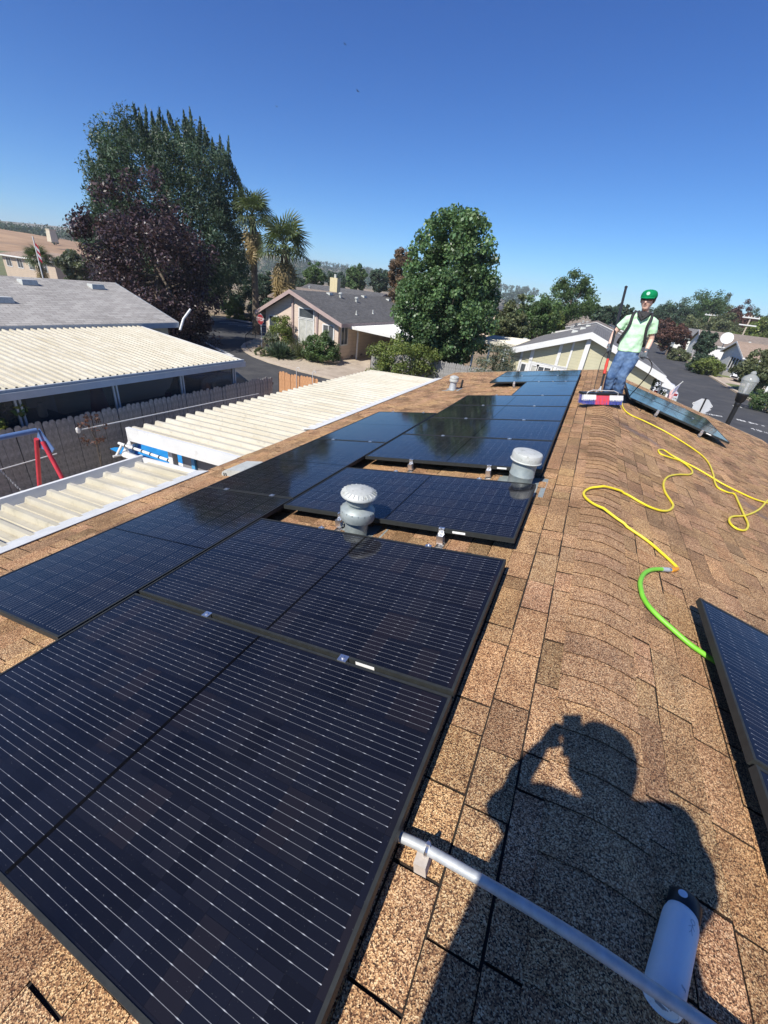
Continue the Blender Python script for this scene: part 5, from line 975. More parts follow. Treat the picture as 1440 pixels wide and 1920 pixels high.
fb.build('bristles', bmats['white'], o, kind='stuff')
MB().tube([BP(-0.3, -0.03, 0.1), BP(-0.27, -0.035, 0.155), BP(-0.2, -0.03, 0.175), BP(0.15, -0.03, 0.175), BP(0.22, -0.035, 0.155), BP(0.24, -0.04, 0.09)], 0.007, 6).build('wire_guard', MT['white'], o, smooth=60)
YW = 8.66
HA = Vector(atY(1144, 657, 8.42)); B0 = BP(-0.03, 0.02, 0.15); dirp = (HA-B0).normalized(); PT_ = lambda t: B0+(HA-B0)*t
tt = 2.5
for cand in np.linspace(1.6, 3.6, 60):
    if proj(PT_(cand))[1] < 540: tt = cand; break
MB().tube([PT_(0.0), PT_(0.12)], [0.016, 0.013], 10).build('socket', MT['steel'], o); MB().tube([PT_(0.12), PT_(0.45)], 0.017, 10).build('lower_tube', MT['black'], o)
MB().tube([PT_(0.42), PT_(0.5), PT_(0.56), PT_(0.62), PT_(0.7), PT_(0.78)], [0.022, 0.026, 0.02, 0.027, 0.022, 0.022], 12).build('red_grip', mat('red_plastic', (0.55, 0.05, 0.03), rough=0.4), o, smooth=50)
MB().tube([PT_(0.76), PT_(tt)], 0.021, 12).build('upper_tube', mat('carbon_tube', (0.02, 0.02, 0.022), rough=0.35), o, smooth=60)
MB().tube([PT_(tt), PT_(tt+0.02)], 0.025, 12).build('end_cap', MT['rubber'], o)
hb = Vector(B0); MB().tube(spline([BP(-0.12, 0.03, 0.14), PT_(0.35)+Vector((-0.1, 0, 0)), PT_(0.75)+Vector((-0.09, 0, 0.02)), PT_(1.0)+Vector((-0.025, 0, 0.0))], 6), 0.006, 6).build('water_tube', MT['rubber'], o, smooth=60)
MB().tube([BP(-0.1, 0.01, 0.14), PT_(0.1)], 0.007, 6).build('fork', MT['steel'], o); 
# ================================================================== PEOPLE
def remesh(mb, name, m, parent, voxel=0.01, it=4, fac=0.5, label=None):
    me0 = mb.mesh('tmp', None); ob = inst(me0, 'tmp_body'); r = ob.modifiers.new('r', 'REMESH'); r.mode = 'VOXEL'; r.voxel_size = voxel; s = ob.modifiers.new('s', 'SMOOTH'); s.factor = fac; s.iterations = it
    dg = bpy.context.evaluated_depsgraph_get(); me = bpy.data.meshes.new_from_object(ob.evaluated_get(dg)); bpy.data.objects.remove(ob); bpy.data.meshes.remove(me0)
    me.name = name; w = wpos(parent); me.transform(Matrix.Translation(-w)); me.materials.clear(); me.materials.append(m); me.polygons.foreach_set('use_smooth', [True]*len(me.polygons)); o = inst(me, name, parent); return tag(o, label)
def V3(p): return Vector([float(k) for k in p])
def hand(mb, wrist, knuck, palm_n, curl=1.0, s=1.0, thumb_side=1):
    # palm between wrist and knuckles, four unequal fingers that curl towards palm_n, thumb from the side of the palm
    w, k = V3(wrist), V3(knuck); d = (k-w).normalized(); n = V3(palm_n); n = (n-d*n.dot(d)).normalized(); sd = d.cross(n)*thumb_side
    mb.tube([w-d*0.01*s, w+d*0.035*s, k], [0.026*s, 0.036*s, 0.038*s], 12, squash=(sd, 0.5), rnd=True)
    for i, (off, L) in enumerate(((0.028, 0.072), (0.0095, 0.08), (-0.0095, 0.074), (-0.027, 0.058))):
        p0 = k+sd*off*s-d*0.012*s; L *= s; a = 0.5*curl; p1 = p0+(d*math.cos(a)+n*math.sin(a))*L*0.46; a += 0.95*curl; p2 = p1+(d*math.cos(a)+n*math.sin(a))*L*0.32; a += 0.75*curl; p3 = p2+(d*math.cos(a)+n*math.sin(a))*L*0.26
        mb.tube([p0, p1, p2, p3], [0.0095*s, 0.0092*s, 0.0085*s, 0.0075*s], 8, rnd=True)
    t0 = w+d*0.03*s+sd*0.026*s; t1 = t0+(sd*0.75+d*0.5+n*0.3*curl).normalized()*0.034*s; t2 = t1+(d*0.75+n*0.6*curl+sd*0.1).normalized()*0.032*s; mb.tube([t0, t1, t2], [0.0125*s, 0.011*s, 0.009*s], 8, rnd=True)
skin = mat('skin', (0.66, 0.42, 0.32), (0.74, 0.5, 0.39), 14, 0.5)
def figure(name, label, J, hr, face, mats, gloves, extra=None, up=Vector((0, 0, 1)), vox=0.011, fat=1.0):
    # J: joints; face: unit vector the face looks along
    o = thing(name, label, 'person', (J['footA']+J['footB'])/2); sd = (J['shB']-J['shA']).normalized(); fw = face.normalized()
    b = MB(); hc = J['head']; hu = (hc-J['neck']).normalized(); side = fw.cross(hu).normalized(); hu = side.cross(fw).normalized()
    b.tube([hc-hu*hr*0.9+fw*hr*0.25, hc-hu*hr*0.55+fw*hr*0.12, hc-hu*hr*0.05, hc+hu*hr*0.45, hc+hu*hr*0.78], [hr*0.46, hr*0.7, hr*0.8, hr*0.74, hr*0.42], 16, squash=(side, 1.15), rnd=True)
    b.tube([hc-hu*hr*0.02+fw*hr*0.86, hc-hu*hr*0.28+fw*hr*1.06], [hr*0.1, hr*0.17], 8, rnd=True)          # nose
    for s_ in (-1, 1): b.tube([hc+side*s_*hr*0.78+hu*hr*0.1, hc+side*s_*hr*0.84-hu*hr*0.22], [hr*0.16, hr*0.12], 8, rnd=True)   # ears
    b.tube([hc-hu*hr*0.62+fw*hr*0.72, hc-hu*hr*0.62+fw*hr*0.75], [hr*0.22, hr*0.2], 8, rnd=True)
    b.tube([J['chest']+Vector((0, 0, 0.08)), J['neck'], hc-hu*hr*0.5], [0.062, 0.056, 0.056], 12, rnd=True)
    b.tube([J['pelvis'], J['waist'], J['chest'], J['chest']*0.35+J['neck']*0.65], [0.115, 0.13, 0.16, 0.1], 16, squash=(sd, 0.66), rnd=True)
    for k in 'AB':
        b.tube([J['chest']*0.3+J['sh'+k]*0.7, J['sh'+k], J['el'+k], J['el'+k]*0.55+J['wr'+k]*0.45, J['wr'+k]], [0.06, 0.056, 0.042, 0.041, 0.027], 12, rnd=True)
        b.tube([J['hip'+k], J['hip'+k]*0.5+J['kn'+k]*0.5, J['kn'+k], J['kn'+k]*0.55+J['foot'+k]*0.45, J['foot'+k]+up*0.09], [0.092, 0.08, 0.057, 0.056, 0.038], 12, rnd=True)
        if not gloves: hand(b, J['wr'+k], J['hd'+k], J['pn'+k], J.get('curl'+k, 1.0), 1.0, -1 if k == 'A' else 1)
    remesh(b, 'body', mats['skin'], o, vox, 3)
    sh = MB(); sh.tube([J['pelvis']*0.75+J['waist']*0.25, J['waist'], J['waist']*0.45+J['chest']*0.55, J['chest']+Vector((0, 0, 0.04)), J['chest']*0.3+J['neck']*0.7], [0.185*fat, 0.178*fat, 0.19*fat, 0.185*fat, 0.088], 18, squash=(sd, 0.68))
    for k in 'AB': sh.tube([J['chest']*0.4+J['sh'+k]*0.6, J['sh'+k]-Vector((0, 0, 0.012)), J['sh'+k]*0.35+J['el'+k]*0.65], [0.085, 0.07, 0.07], 12)
    if fat > 1: sh.tube([J['neck']*0.6+J['chest']*0.4, J['shB']], [0.1, 0.08], 12, rnd=True); sh.tube([J['neck']*0.5+J['chest']*0.5, J['shA']], [0.1, 0.08], 12, rnd=True); sh.tube([J['chest']*0.6+J['shB']*0.4, J['waist']*0.4+J['shB']*0.6], [0.14, 0.14], 12, rnd=True)
    if fat == 1: [sh.tube([J['neck']-Vector((0, 0, 0.035)), J['sh'+k]-Vector((0, 0, 0.005))], [0.068, 0.07], 12, squash=(Vector((0, 1, 0)), 0.8), rnd=True) for k in 'AB']
    remesh(sh, 'shirt', mats['shirt'], o, vox, 4)
    tr = MB(); tr.tube([J['pelvis']-Vector((0, 0, 0.06)), J['pelvis'], J['pelvis']*0.45+J['waist']*0.55], [0.165*fat, 0.172*fat, 0.166*fat], 16, squash=(sd, 0.7), rnd=True)
    for k in 'AB': tr.tube([J['hip'+k]+Vector((0, 0, 0.03)), J['hip'+k]*0.5+J['kn'+k]*0.5, J['kn'+k], J['kn'+k]*0.5+J['foot'+k]*0.5, J['foot'+k]+up*0.045], [0.11, 0.1, 0.08, 0.08, 0.076], 14)
    remesh(tr, 'trousers', mats['trousers'], o, vox, 3)
    for k in 'AB':
        f = J['foot'+k]; d = J.get('toe'+k, fw); d = Vector((d.x, d.y, 0)).normalized(); bo = MB(); bo.tube([f-d*0.06+up*0.04, f+d*0.05+up*0.042, f+d*0.17+up*0.03], [0.045, 0.048, 0.036], 12, squash=(up, 1.0), rnd=True); bo.tube([f-d*0.02+up*0.05, f-d*0.02+up*0.13], [0.046, 0.045], 12); bo.box(f+d*0.055+up*0.01, (0.09, 0.29, 0.02), Matrix((Vector((d.y, -d.x, 0)), d, up)).transposed()); remesh(bo, 'boot', mats['boot'], o, 0.009, 2)
        if gloves: g = MB(); g.tube([J['wr'+k]*0.8+J['el'+k]*0.2, J['wr'+k]], [0.036, 0.033], 12); hand(g, J['wr'+k], J['hd'+k], J['pn'+k], J.get('curl'+k, 1.0), 1.08, -1 if k == 'A' else 1); remesh(g, 'glove', mats['glove'], o, 0.005, 2)
    return o, dict(hc=hc, hu=hu, fw=fw, side=side, sd=sd)
# worker: joints from the photograph at the depth of his feet
def jw(u, v, dy=0.0): return V3(atY(u, v, YW+dy))
J = dict(footA=V3(onroof(1133, 746)), footB=V3(onroof(1159, 747)), knA=jw(1145, 707, -0.1), knB=jw(1166, 706, -0.1), hipA=jw(1167, 668), hipB=jw(1186, 671), pelvis=jw(1177, 664), waist=jw(1183, 645), chest=jw(1198, 611), neck=jw(1209, 586, -0.02), head=jw(1215, 563, -0.06), shA=jw(1178, 597), shB=jw(1227, 603), elA=jw(1152, 624, 0.04), elB=jw(1221, 637, 0.05), wrA=jw(1145.5, 648, -0.17), wrB=jw(1211, 660, -0.12), hdB=jw(1207, 670, -0.17), pnA=Vector((0.3, -0.2, -0.4)), pnB=Vector((-0.5, -0.6, 0.1)), curlA=1.35, curlB=1.2, toeA=Vector((-0.35, -1, 0)), toeB=Vector((0.2, -1, 0)))
J['footB'] = jw(1158, 744, -0.02); J['footB'].z = -max(0, J['footB'].x)*math.tan(PR); J['footA'] = jw(1136, 744, 0.02); J['footA'].z = min(0, J['footA'].x)*math.tan(PL)
for k in 'AB': J['foot'+k].z += 0.014
J['wrA'] = HA+Vector((-0.035, 0.075, 0.035)); J['hdA'] = HA+Vector((-0.03, 0.0, 0.0)); J['pnA'] = Vector((0.9, 0.1, -0.2))
mint = mat('mint_cotton', (0.5, 0.78, 0.5), (0.56, 0.84, 0.57), 5, 0.9, bmp=0.07, bscale=7, bdet=1.5, spec=0.15)
denim = mat('blue_denim', (0.04, 0.085, 0.19), (0.14, 0.22, 0.36), 7, 0.9, bmp=0.06, bscale=9, bdet=1.5, spec=0.15)
wk, hd = figure('person', 'person in mint shirt, green cap and jeans brushing panels on the ridge', J, 0.115, Vector((-0.28, -1, -0.02)), dict(skin=skin, shirt=mint, trousers=denim, boot=MT['rubber'], glove=mat('grey_glove', (0.07, 0.085, 0.1), (0.11, 0.13, 0.15), 20, 0.75)), True)
hc, hu, fw, sdv = hd['hc'], hd['hu'], hd['fw'], hd['side']; hr = 0.115
Rh = Matrix((sdv, fw, hu)).transposed(); gcap = mat('green_cap', (0.0, 0.17, 0.065), (0.01, 0.23, 0.09), 30, 0.95, spec=0.1, bmp=0.002, bscale=120)
cp_ = MB(); cp_.lathe([(hr*1.0, hr*0.34), (hr*1.04, hr*0.5), (hr*1.0, hr*0.8), (hr*0.86, hr*1.08), (hr*0.58, hr*1.26), (hr*0.2, hr*1.34), (0.001, hr*1.35)], 24, hc, Rh); cap_o = cp_.build('cap', gcap, wk, smooth=60)
vz = MB(); ring = [(math.sin(a)*hr*0.9, math.cos(a)*hr*0.85) for a in np.linspace(-1.25, 1.25, 13)]; outer = [(math.sin(a)*hr*0.95, hr*0.45+math.cos(a)*hr*0.92) for a in np.linspace(-1.25, 1.25, 13)]
vv = [hc+Rh @ Vector((x, y, hr*0.47)) for x, y in ring]+[hc+Rh @ Vector((x, y, hr*(0.44-0.22*(1-abs(x)/(hr*1.2))-0.12*abs(x)/hr))) for x, y in outer]; vv += [p-hu*0.006 for p in vv]; n = 13
vz.add(vv, [(j, j+1, n+j+1, n+j) for j in range(n-1)]+[(2*n+j, 3*n+j, 3*n+j+1, 2*n+j+1) for j in range(n-1)]+[(n+j, n+j+1, 3*n+j+1, 3*n+j) for j in range(n-1)]); vz.build('visor', gcap, cap_o, smooth=40)
MB().lathe([(0.026, 0), (0.026, 0.004)], 16, hc+fw*hr*0.97+hu*hr*0.8, (fw+hu*0.3).normalized().to_track_quat('Z', 'Y').to_matrix()).build('badge', mat('pale_green_badge', (0.35, 0.6, 0.45), rough=0.6), cap_o)
sg = MB()
for s_ in (-1, 1): sg.tube([hc+sdv*s_*0.012+fw*hr*0.92+hu*0.012, hc+sdv*s_*0.07+fw*hr*0.78+hu*0.014], [0.022, 0.022], 10, rnd=True); sg.tube([hc+sdv*s_*0.075+fw*hr*0.75+hu*0.016, hc+sdv*s_*0.095+hu*0.016], 0.004, 5)
sg.build('sunglasses', mat('dark_lens', (0.012, 0.01, 0.012), rough=0.12, spec=0.8), wk, smooth=60)
MB().tube([hc+fw*hr*0.93-hu*hr*0.52-sdv*0.02, hc+fw*hr*0.97-hu*hr*0.53, hc+fw*hr*0.93-hu*hr*0.52+sdv*0.02], [0.004, 0.006, 0.004], 6, rnd=True).build('mouth', mat('lips', (0.4, 0.16, 0.13), rough=0.5), wk, smooth=60)
hm = MB(); an_ = np.linspace(math.radians(150), math.radians(390), 15); vv = [hc-fw*hr*0.06+Rh @ Vector((math.cos(t)*r, math.sin(t)*r, z)) for z, r in ((-hr*0.35, hr*0.86), (0.0, hr*0.95), (hr*0.42, hr*0.98)) for t in an_]; hm.add(vv, [(k*15+q, k*15+q+1, k*15+15+q+1, k*15+15+q) for k in range(2) for q in range(14)]); hm.build('hair', mat('brown_hair', (0.06, 0.035, 0.02), rough=0.7), wk, smooth=60)
blk = mat('black_webbing', (0.018, 0.018, 0.02), (0.03, 0.03, 0.032), 20, 0.8); ch, nk, pv = J['chest'], J['neck'], J['pelvis']; f0 = Vector((-0.15, -1, 0)).normalized(); s0 = hd['sd']
for k, sg_ in (('A', -1), ('B', 1)):
    a = J['sh'+k]*0.62+nk*0.38+Vector((0, 0.06, 0.075)); b1 = J['sh'+k]*0.72+nk*0.28+f0*0.1+Vector((0, 0, 0.02)); c = ch+s0*sg_*0.135+f0*0.135+Vector((0, 0, -0.02)); d = J['waist']+s0*sg_*0.2+f0*0.05; e = J['waist']+s0*sg_*0.12-f0*0.14
    MB().tube(spline([a-f0*0.12, a, b1, c, d, e], 5), 0.022, 8, squash=(s0, 0.32)).build('shoulder_strap', blk, wk, smooth=50)
col = MB(); col.tube([nk+s0*0.085+f0*0.03+Vector((0, 0, 0.0)), nk+s0*0.05+f0*0.1-Vector((0, 0, 0.05)), nk+f0*0.135-Vector((0, 0, 0.115)), nk-s0*0.05+f0*0.1-Vector((0, 0, 0.05)), nk-s0*0.085+f0*0.03], [0.026, 0.03, 0.024, 0.03, 0.026], 8, rnd=True); col.tube([nk-Vector((0, 0, 0.06)), nk+Vector((0, 0, 0.01))], [0.105, 0.082], 16); remesh(col, 'collar', blk, wk, 0.008, 2)
bp = MB(); bp.box(ch-f0*0.2-Vector((0, 0, 0.08)), (0.3, 0.16, 0.42), Matrix((s0, -f0, Vector((0, 0, 1)))).transposed()); remesh(bp, 'backpack', blk, wk, 0.02, 6)
# the hose loop he holds in the other hand
o = thing('water_line', 'thin black water line looped from the glove to the far panel edge', 'hose', J['footB']); hb_ = J['hdB']
MB().tube(spline([hb_+Vector((-0.06, 0, 0.03)), hb_, hb_+Vector((0.09, 0.0, -0.02)), hb_+Vector((0.17, 0.02, -0.12)), hb_+Vector((0.14, -0.02, -0.32)), V3(onright(1175, 748, 0.02)), V3(onright(1160, 763, 0.02)), BP(0.3, 0.02, 0.06)], 6), 0.009, 8).build('tube', MT['rubber'], o, smooth=60)
# the one who takes the picture: crouched behind the phone, seen only by the shadow
cy, rt, dn = CR[2], CR[0], CR[1]; cpos = CC
Q = dict(footA=Vector((-0.52, -0.62, -0.52*math.tan(PL)+0.012)), footB=Vector((-0.1, -0.5, -0.1*math.tan(PL)+0.014)), knA=Vector((-0.55, -0.42, 0.46)), knB=Vector((-0.06, -0.30, 0.47)), hipA=Vector((-0.46, -0.74, 0.84)), hipB=Vector((-0.24, -0.74, 0.84)), pelvis=Vector((-0.35, -0.73, 0.9)), waist=Vector((-0.37, -0.62, 1.06)), chest=Vector((-0.32, -0.46, 1.3)), neck=Vector((-0.315, -0.31, 1.385)), head=Vector((-0.335, -0.2, 1.435)),
         shA=Vector((-0.49, -0.4, 1.36)), shB=Vector((-0.12, -0.38, 1.5)), elA=Vector((-0.56, -0.22, 1.10)), elB=Vector((0.0, -0.29, 1.25)), wrA=Vector((-0.495, -0.1, 1.265)), hdA=Vector((-0.47, -0.055, 1.33)), pnA=Vector((0.8, 0.4, 0.3)), wrB=Vector((-0.1, -0.28, 0.98)), hdB=Vector((-0.12, -0.3, 0.9)), pnB=Vector((0, 0.6, -0.8)), curlA=0.7, curlB=0.5, toeA=Vector((-0.1, 1, 0)), toeB=Vector((0.1, 1, 0)))
ph_, hdp = figure('person', 'person crouched on the ridge holding up a phone, casting the shadow', Q, 0.106, Vector((-0.2, 1, -0.35)), dict(skin=skin, shirt=mint, trousers=denim, boot=MT['rubber']), False, vox=0.013, fat=1.3)
hc, hu, fw, sdv = hdp['hc'], hdp['hu'], hdp['fw'], hdp['side']; Rh = Matrix((sdv, fw, hu)).transposed()
MB().lathe([(0.1, -0.06), (0.112, 0.02), (0.108, 0.07), (0.085, 0.115), (0.04, 0.135), (0.001, 0.138)], 20, hc-fw*0.015, Rh).build('hair', mat('dark_hair', (0.03, 0.02, 0.012), rough=0.7), ph_, smooth=60)
f2, s2 = Vector((0, 1, -0.2)).normalized(), hdp['sd']; bp = MB(); bp.box(Q['chest']-f2*0.2+Vector((0.08, 0, 0.0)), (0.34, 0.2, 0.4), Matrix((s2, f2, s2.cross(f2))).transposed()); remesh(bp, 'backpack', blk, ph_, 0.02, 6)
pc_ = cpos-cy*0.018+dn*0.055+rt*0.022; o = thing('phone', 'dark phone held upright in front of the crouched person', 'phone', pc_); Rp = Matrix((Vector(rt), Vector(dn), Vector(cy))).transposed()
MB().box(pc_, (0.072, 0.148, 0.008), Rp).build('body', MT['black'], o); MB().box(pc_-cy*0.0046, (0.066, 0.14, 0.001), Rp).build('screen', mat('phone_screen', (0.02, 0.02, 0.025), rough=0.08), o); MB().lathe([(0.009, 0), (0.009, 0.003)], 16, cpos-cy*0.0135, Rp).build('lens', MT['black'], o)
# ================================================================== YARD, STREET
# --- swing set
o = thing('swing_set', 'swing set with a blue top beam and red legs before the fence', 'swing set', (-10.0, 4.2, GZ)); blu = mat('blue_paint', (0.09, 0.16, 0.32), (0.12, 0.2, 0.38), 6, 0.45); redm = mat('red_paint', (0.5, 0.03, 0.05), (0.58, 0.05, 0.07), 6, 0.45)
T = np.array([-9.75, 4.15, -1.86]); A = np.array([-9.8, 0.6, -1.86])
MB().tube([A, T], 0.05, 12).build('top_beam', blu, o, smooth=50); 
for q, sgn in ((T, 1), (A, -1)): MB().sweep([q+np.array([0, sgn*0.04, 0.03]), q+np.array([0.33, sgn*0.04, -0.32]), q+np.array([0.23, sgn*0.04, -0.42]), q+np.array([-0.16, sgn*0.04, -0.42]), q+np.array([-0.24, sgn*0.04, -0.32])], (0, 0.02, 0)).build('gusset', blu, o)
for q in (T, A):
    for dx in (-1, 1): MB().tube([q+np.array([0.1*dx, 0, -0.2]), np.array([q[0]+1.0*dx, q[1]+0.02, GZ])], 0.042, 10).build('leg', redm, o, smooth=50)
for y in (2.6, 3.2):
    chn = MB(); a = np.array([-9.77, y, -1.92]); b = np.array([-9.2, 3.4+0.5*(y-2.6), -3.35])
    for k in range(32):
        p = a+(b-a)*(k/32)+np.array([0, 0, -0.12*math.sin(math.pi*k/32)]); chn.box(p, (0.012, 0.026, 0.045), Matrix.Rotation(k*1.57, 3, 'Z'))
    chn.build('chain', MT['steel'], o)
MB().tube([(-9.2, 3.35, -3.33), (-9.12, 3.55, -3.42), (-9.1, 3.75, -3.36)], [0.06, 0.07, 0.06], 8, squash=((1, 0, 0), 0.3)).build('seat', mat('blue_seat', (0.1, 0.25, 0.6), rough=0.4), o)
# --- pool with cover reel
po = thing('pool', 'above-ground pool with a blue cover beside the patio cover', 'pool', (-9.4, 7.4, GZ)); px0, px1, py0, py1, pz = -10.9, -7.6, 5.95, 9.6, -3.0
cor = [(px0+0.9, py0), (px1-0.9, py0), (px1, py0+0.9), (px1, py1-0.9), (px1-0.9, py1), (px0+0.9, py1), (px0, py1-0.9), (px0, py0+0.9)]; inn = [(-9.25+(x+9.25)*0.93, 7.775+(y-7.775)*0.93) for x, y in cor]
wl = MB(); n = 8; wl.add([(x, y, GZ) for x, y in cor]+[(x, y, pz) for x, y in cor]+[(x, y, pz) for x, y in inn]+[(x, y, GZ+0.1) for x, y in inn], [(i, (i+1) % n, n+(i+1) % n, n+i) for i in range(n)]+[(n+i, n+(i+1) % n, 2*n+(i+1) % n, 2*n+i) for i in range(n)]+[(2*n+i, 2*n+(i+1) % n, 3*n+(i+1) % n, 3*n+i) for i in range(n)]); wl.build('pool_wall', mat('stone_grey_resin', (0.4, 0.38, 0.33), (0.5, 0.48, 0.42), 4, 0.6), po)
rim = MB()
for i in range(n): a, b = Vector((*cor[i], pz+0.03)), Vector((*cor[(i+1) % n], pz+0.03)); rim.tube([a, b], 0.07, 8, squash=((0, 0, 1), 1.5))
rim.build('rim', MT['white'], po)
cvm = MB(); rg2 = random.Random(2); NG = 26; vv = []
for i in range(NG+1):
    for j in range(NG+1):
        x = -9.25+1.55*(2*i/NG-1); y = 7.775+1.7*(2*j/NG-1); vv.append((x, y, pz-0.1+0.045*rg2.random()))
cvm.add(vv, [(i*(NG+1)+j, (i+1)*(NG+1)+j, (i+1)*(NG+1)+j+1, i*(NG+1)+j+1) for i in range(NG) for j in range(NG)]); cvm.build('pool_cover', mat('blue_bubble_cover', (0.02, 0.22, 0.55), (0.04, 0.33, 0.7), 5, 0.3), po, smooth=180)
ro = thing('cover_reel', 'white pool cover reel spanning the pool', 'reel', (-9.5, 6.3, pz)); a, b = ground(223, 831, -2.72), ground(330, 868, -2.72)
MB().tube([a, b+(b-a)*0.2], 0.035, 12).build('roller', MT['white'], ro, smooth=50); bk = MB()
for k in range(7): q = a+(b-a)*(0.12+0.15*k); bk.tube([q, q+(b-a)/np.linalg.norm(b-a)*0.035], 0.042, 12)
bk.build('strap', MT['black'], ro)
st_ = MB(); q = a+(b-a)*0.06; st_.tube([q, q+np.array([-0.05, -0.18, -0.28])], 0.03, 8); st_.tube([q, q+np.array([0.05, 0.16, -0.28])], 0.03, 8); st_.tube([q+np.array([-0.05, -0.25, -0.26]), q+np.array([0.05, 0.22, -0.26])], 0.03, 8); st_.build('stand', MT['white'], ro, smooth=50)
# --- street lamp
L0 = np.array([4.15, 16.35, GZ]); ztop = float(atY(1420, 697, 16.35)[2]); L0[0] = float(atY(1395, 735, 16.35)[0]); o = thing('street_lamp', 'black post lamp with a clear ribbed lantern at the street corner', 'street lamp', L0); H = ztop-GZ
MB().lathe([(0.14, 0), (0.14, 0.25), (0.1, 0.35), (0.075, 0.8), (0.065, H-1.05)], 16, L0).build('post', MT['black'], o, smooth=40)
MB().lathe([(0.075, H-1.05), (0.09, H-0.98), (0.08, H-0.93), (0.125, H-0.88), (0.15, H-0.72), (0.16, H-0.7), (0.16, H-0.66), (0.13, H-0.65)], 18, L0).build('ballast_box', MT['black'], o, smooth=40)
def glassm(name, c, al):
    m, t, b = nodes(name); b.inputs['Base Color'].default_value = c+(1,); b.inputs['Roughness'].default_value = 0.15; tr = N(t, 'ShaderNodeBsdfTransparent'); mx = N(t, 'ShaderNodeMixShader', i_0=al); t.links.new(tr.outputs[0], mx.inputs[1]); t.links.new(b.outputs[0], mx.inputs[2]); t.links.new(mx.outputs[0], t.nodes['Material Output'].inputs[0]); return m
gl = glassm('ribbed_acrylic', (0.5, 0.52, 0.5), 0.4)
MB().lathe([(0.13, H-0.655), (0.17, H-0.5), (0.2, H-0.3), (0.2, H-0.27)], 24, L0, cap=False).build('lantern_glass', gl, o, smooth=30); MB().lathe([(0.215, H-0.28), (0.22, H-0.25), (0.18, H-0.17), (0.1, H-0.11), (0.07, H-0.09), (0.075, H-0.05), (0.04, H), (0.001, H+0.01)], 24, L0, cap=False).build('lantern_roof', glassm('clear_acrylic_roof', (0.5, 0.52, 0.5), 0.5), o, smooth=40)
rbb = MB()
for k in range(16): a = k*math.pi/8; rbb.tube([L0+np.array([r*math.cos(a), r*math.sin(a), z]) for r, z in ((0.131, H-0.65), (0.171, H-0.5), (0.201, H-0.28))], 0.006, 4)
rbb.build('lantern_ribs', gl, o); MB().lathe([(0.03, H-0.64), (0.045, H-0.5), (0.04, H-0.36), (0.001, H-0.34)], 12, L0).build('bulb', MT['white'], o, smooth=60)
# --- signs
def octo(P, r, face, m_front, m_back, par, th=0.006):
    f = Vector(face).normalized(); s = Vector((0, 0, 1)).cross(f).normalized(); u = Vector((0, 0, 1)); P = V3(P); pts = [P+s*(r*math.cos(math.pi/8+k*math.pi/4))+u*(r*math.sin(math.pi/8+k*math.pi/4)) for k in range(8)]
    MB().sweep([p for p in pts], -f*th).build('sign_plate', m_back, par); inner = [P+(p-P)*0.97 for p in pts]; MB().sweep([p+f*0.003 for p in inner], -f*0.002).build('sign_face', m_front, par); return f, s, u
redp = mat('sign_red', (0.24, 0.025, 0.03), rough=0.45); backm = mat('sign_back', (0.55, 0.56, 0.57), (0.62, 0.63, 0.64), 3, 0.5, 0.3)
P = ground(490, 655); o = thing('stop_sign', 'red stop sign on a thin post at the corner kerb', 'stop sign', P); fdir = Vector((-0.15, -1, 0)); f, s, u = octo((P[0], P[1], -1.98), 0.4, fdir, redp, backm, o)
MB().box((P[0]+0.02, P[1]+0.06, (GZ-1.55)/2), (0.06, 0.05, GZ*-1-1.55), None).build('post', MT['bluegrey'], o)
def letters(par, text, P, f, s, u, h, m, name='lettering'):
    cu = bpy.data.curves.new('txt', 'FONT'); cu.body = text; cu.size = h*1.38; cu.align_x = 'CENTER'; cu.align_y = 'CENTER'; cu.extrude = 0.001; to = bpy.data.objects.new('txt', cu); COL.objects.link(to); bpy.context.view_layer.update()
    me = bpy.data.meshes.new_from_object(to.evaluated_get(bpy.context.evaluated_depsgraph_get())); bpy.data.objects.remove(to); R = Matrix((s, u, f)).transposed().to_4x4(); me.transform(Matrix.Translation(V3(P)-wpos(par)) @ R); me.materials.clear(); me.materials.append(m); return inst(me, name, par)
letters(o, 'STOP', V3((P[0], P[1], -1.98))+f*0.008, f, s, u, 0.26, MT['white'])
P = np.array([5.03, 24.39, GZ]); o = thing('stop_sign', 'stop sign showing its plain grey back above the street', 'stop sign', P); f, s, u = octo((P[0], P[1], -2.0), 0.375, Vector((0.1, 1, 0)), redp, backm, o); MB().bb(P[0]-0.03, P[0]+0.03, P[1]-0.07, P[1]-0.015, GZ, -1.6).build('post', MT['black'], o)
letters(o, 'STOP', V3((P[0], P[1], -2.0))+f*0.008, f, s, u, 0.25, MT['white'])
P = ground(1428, 770); P = np.array([P[0], P[1], GZ]); o = thing('yard_sign', 'small white house-number sign on the verge across the street', 'sign', P); zt = float(atY(1437, 738, P[1])[2]); MB().bb(P[0]-0.04, P[0]+0.04, P[1]-0.03, P[1]+0.03, GZ, zt).build('post', MT['white'], o); MB().bb(P[0]-0.5, P[0]+0.5, P[1]-0.06, P[1]-0.035, zt-0.25, zt+0.55).build('board', MT['white'], o)
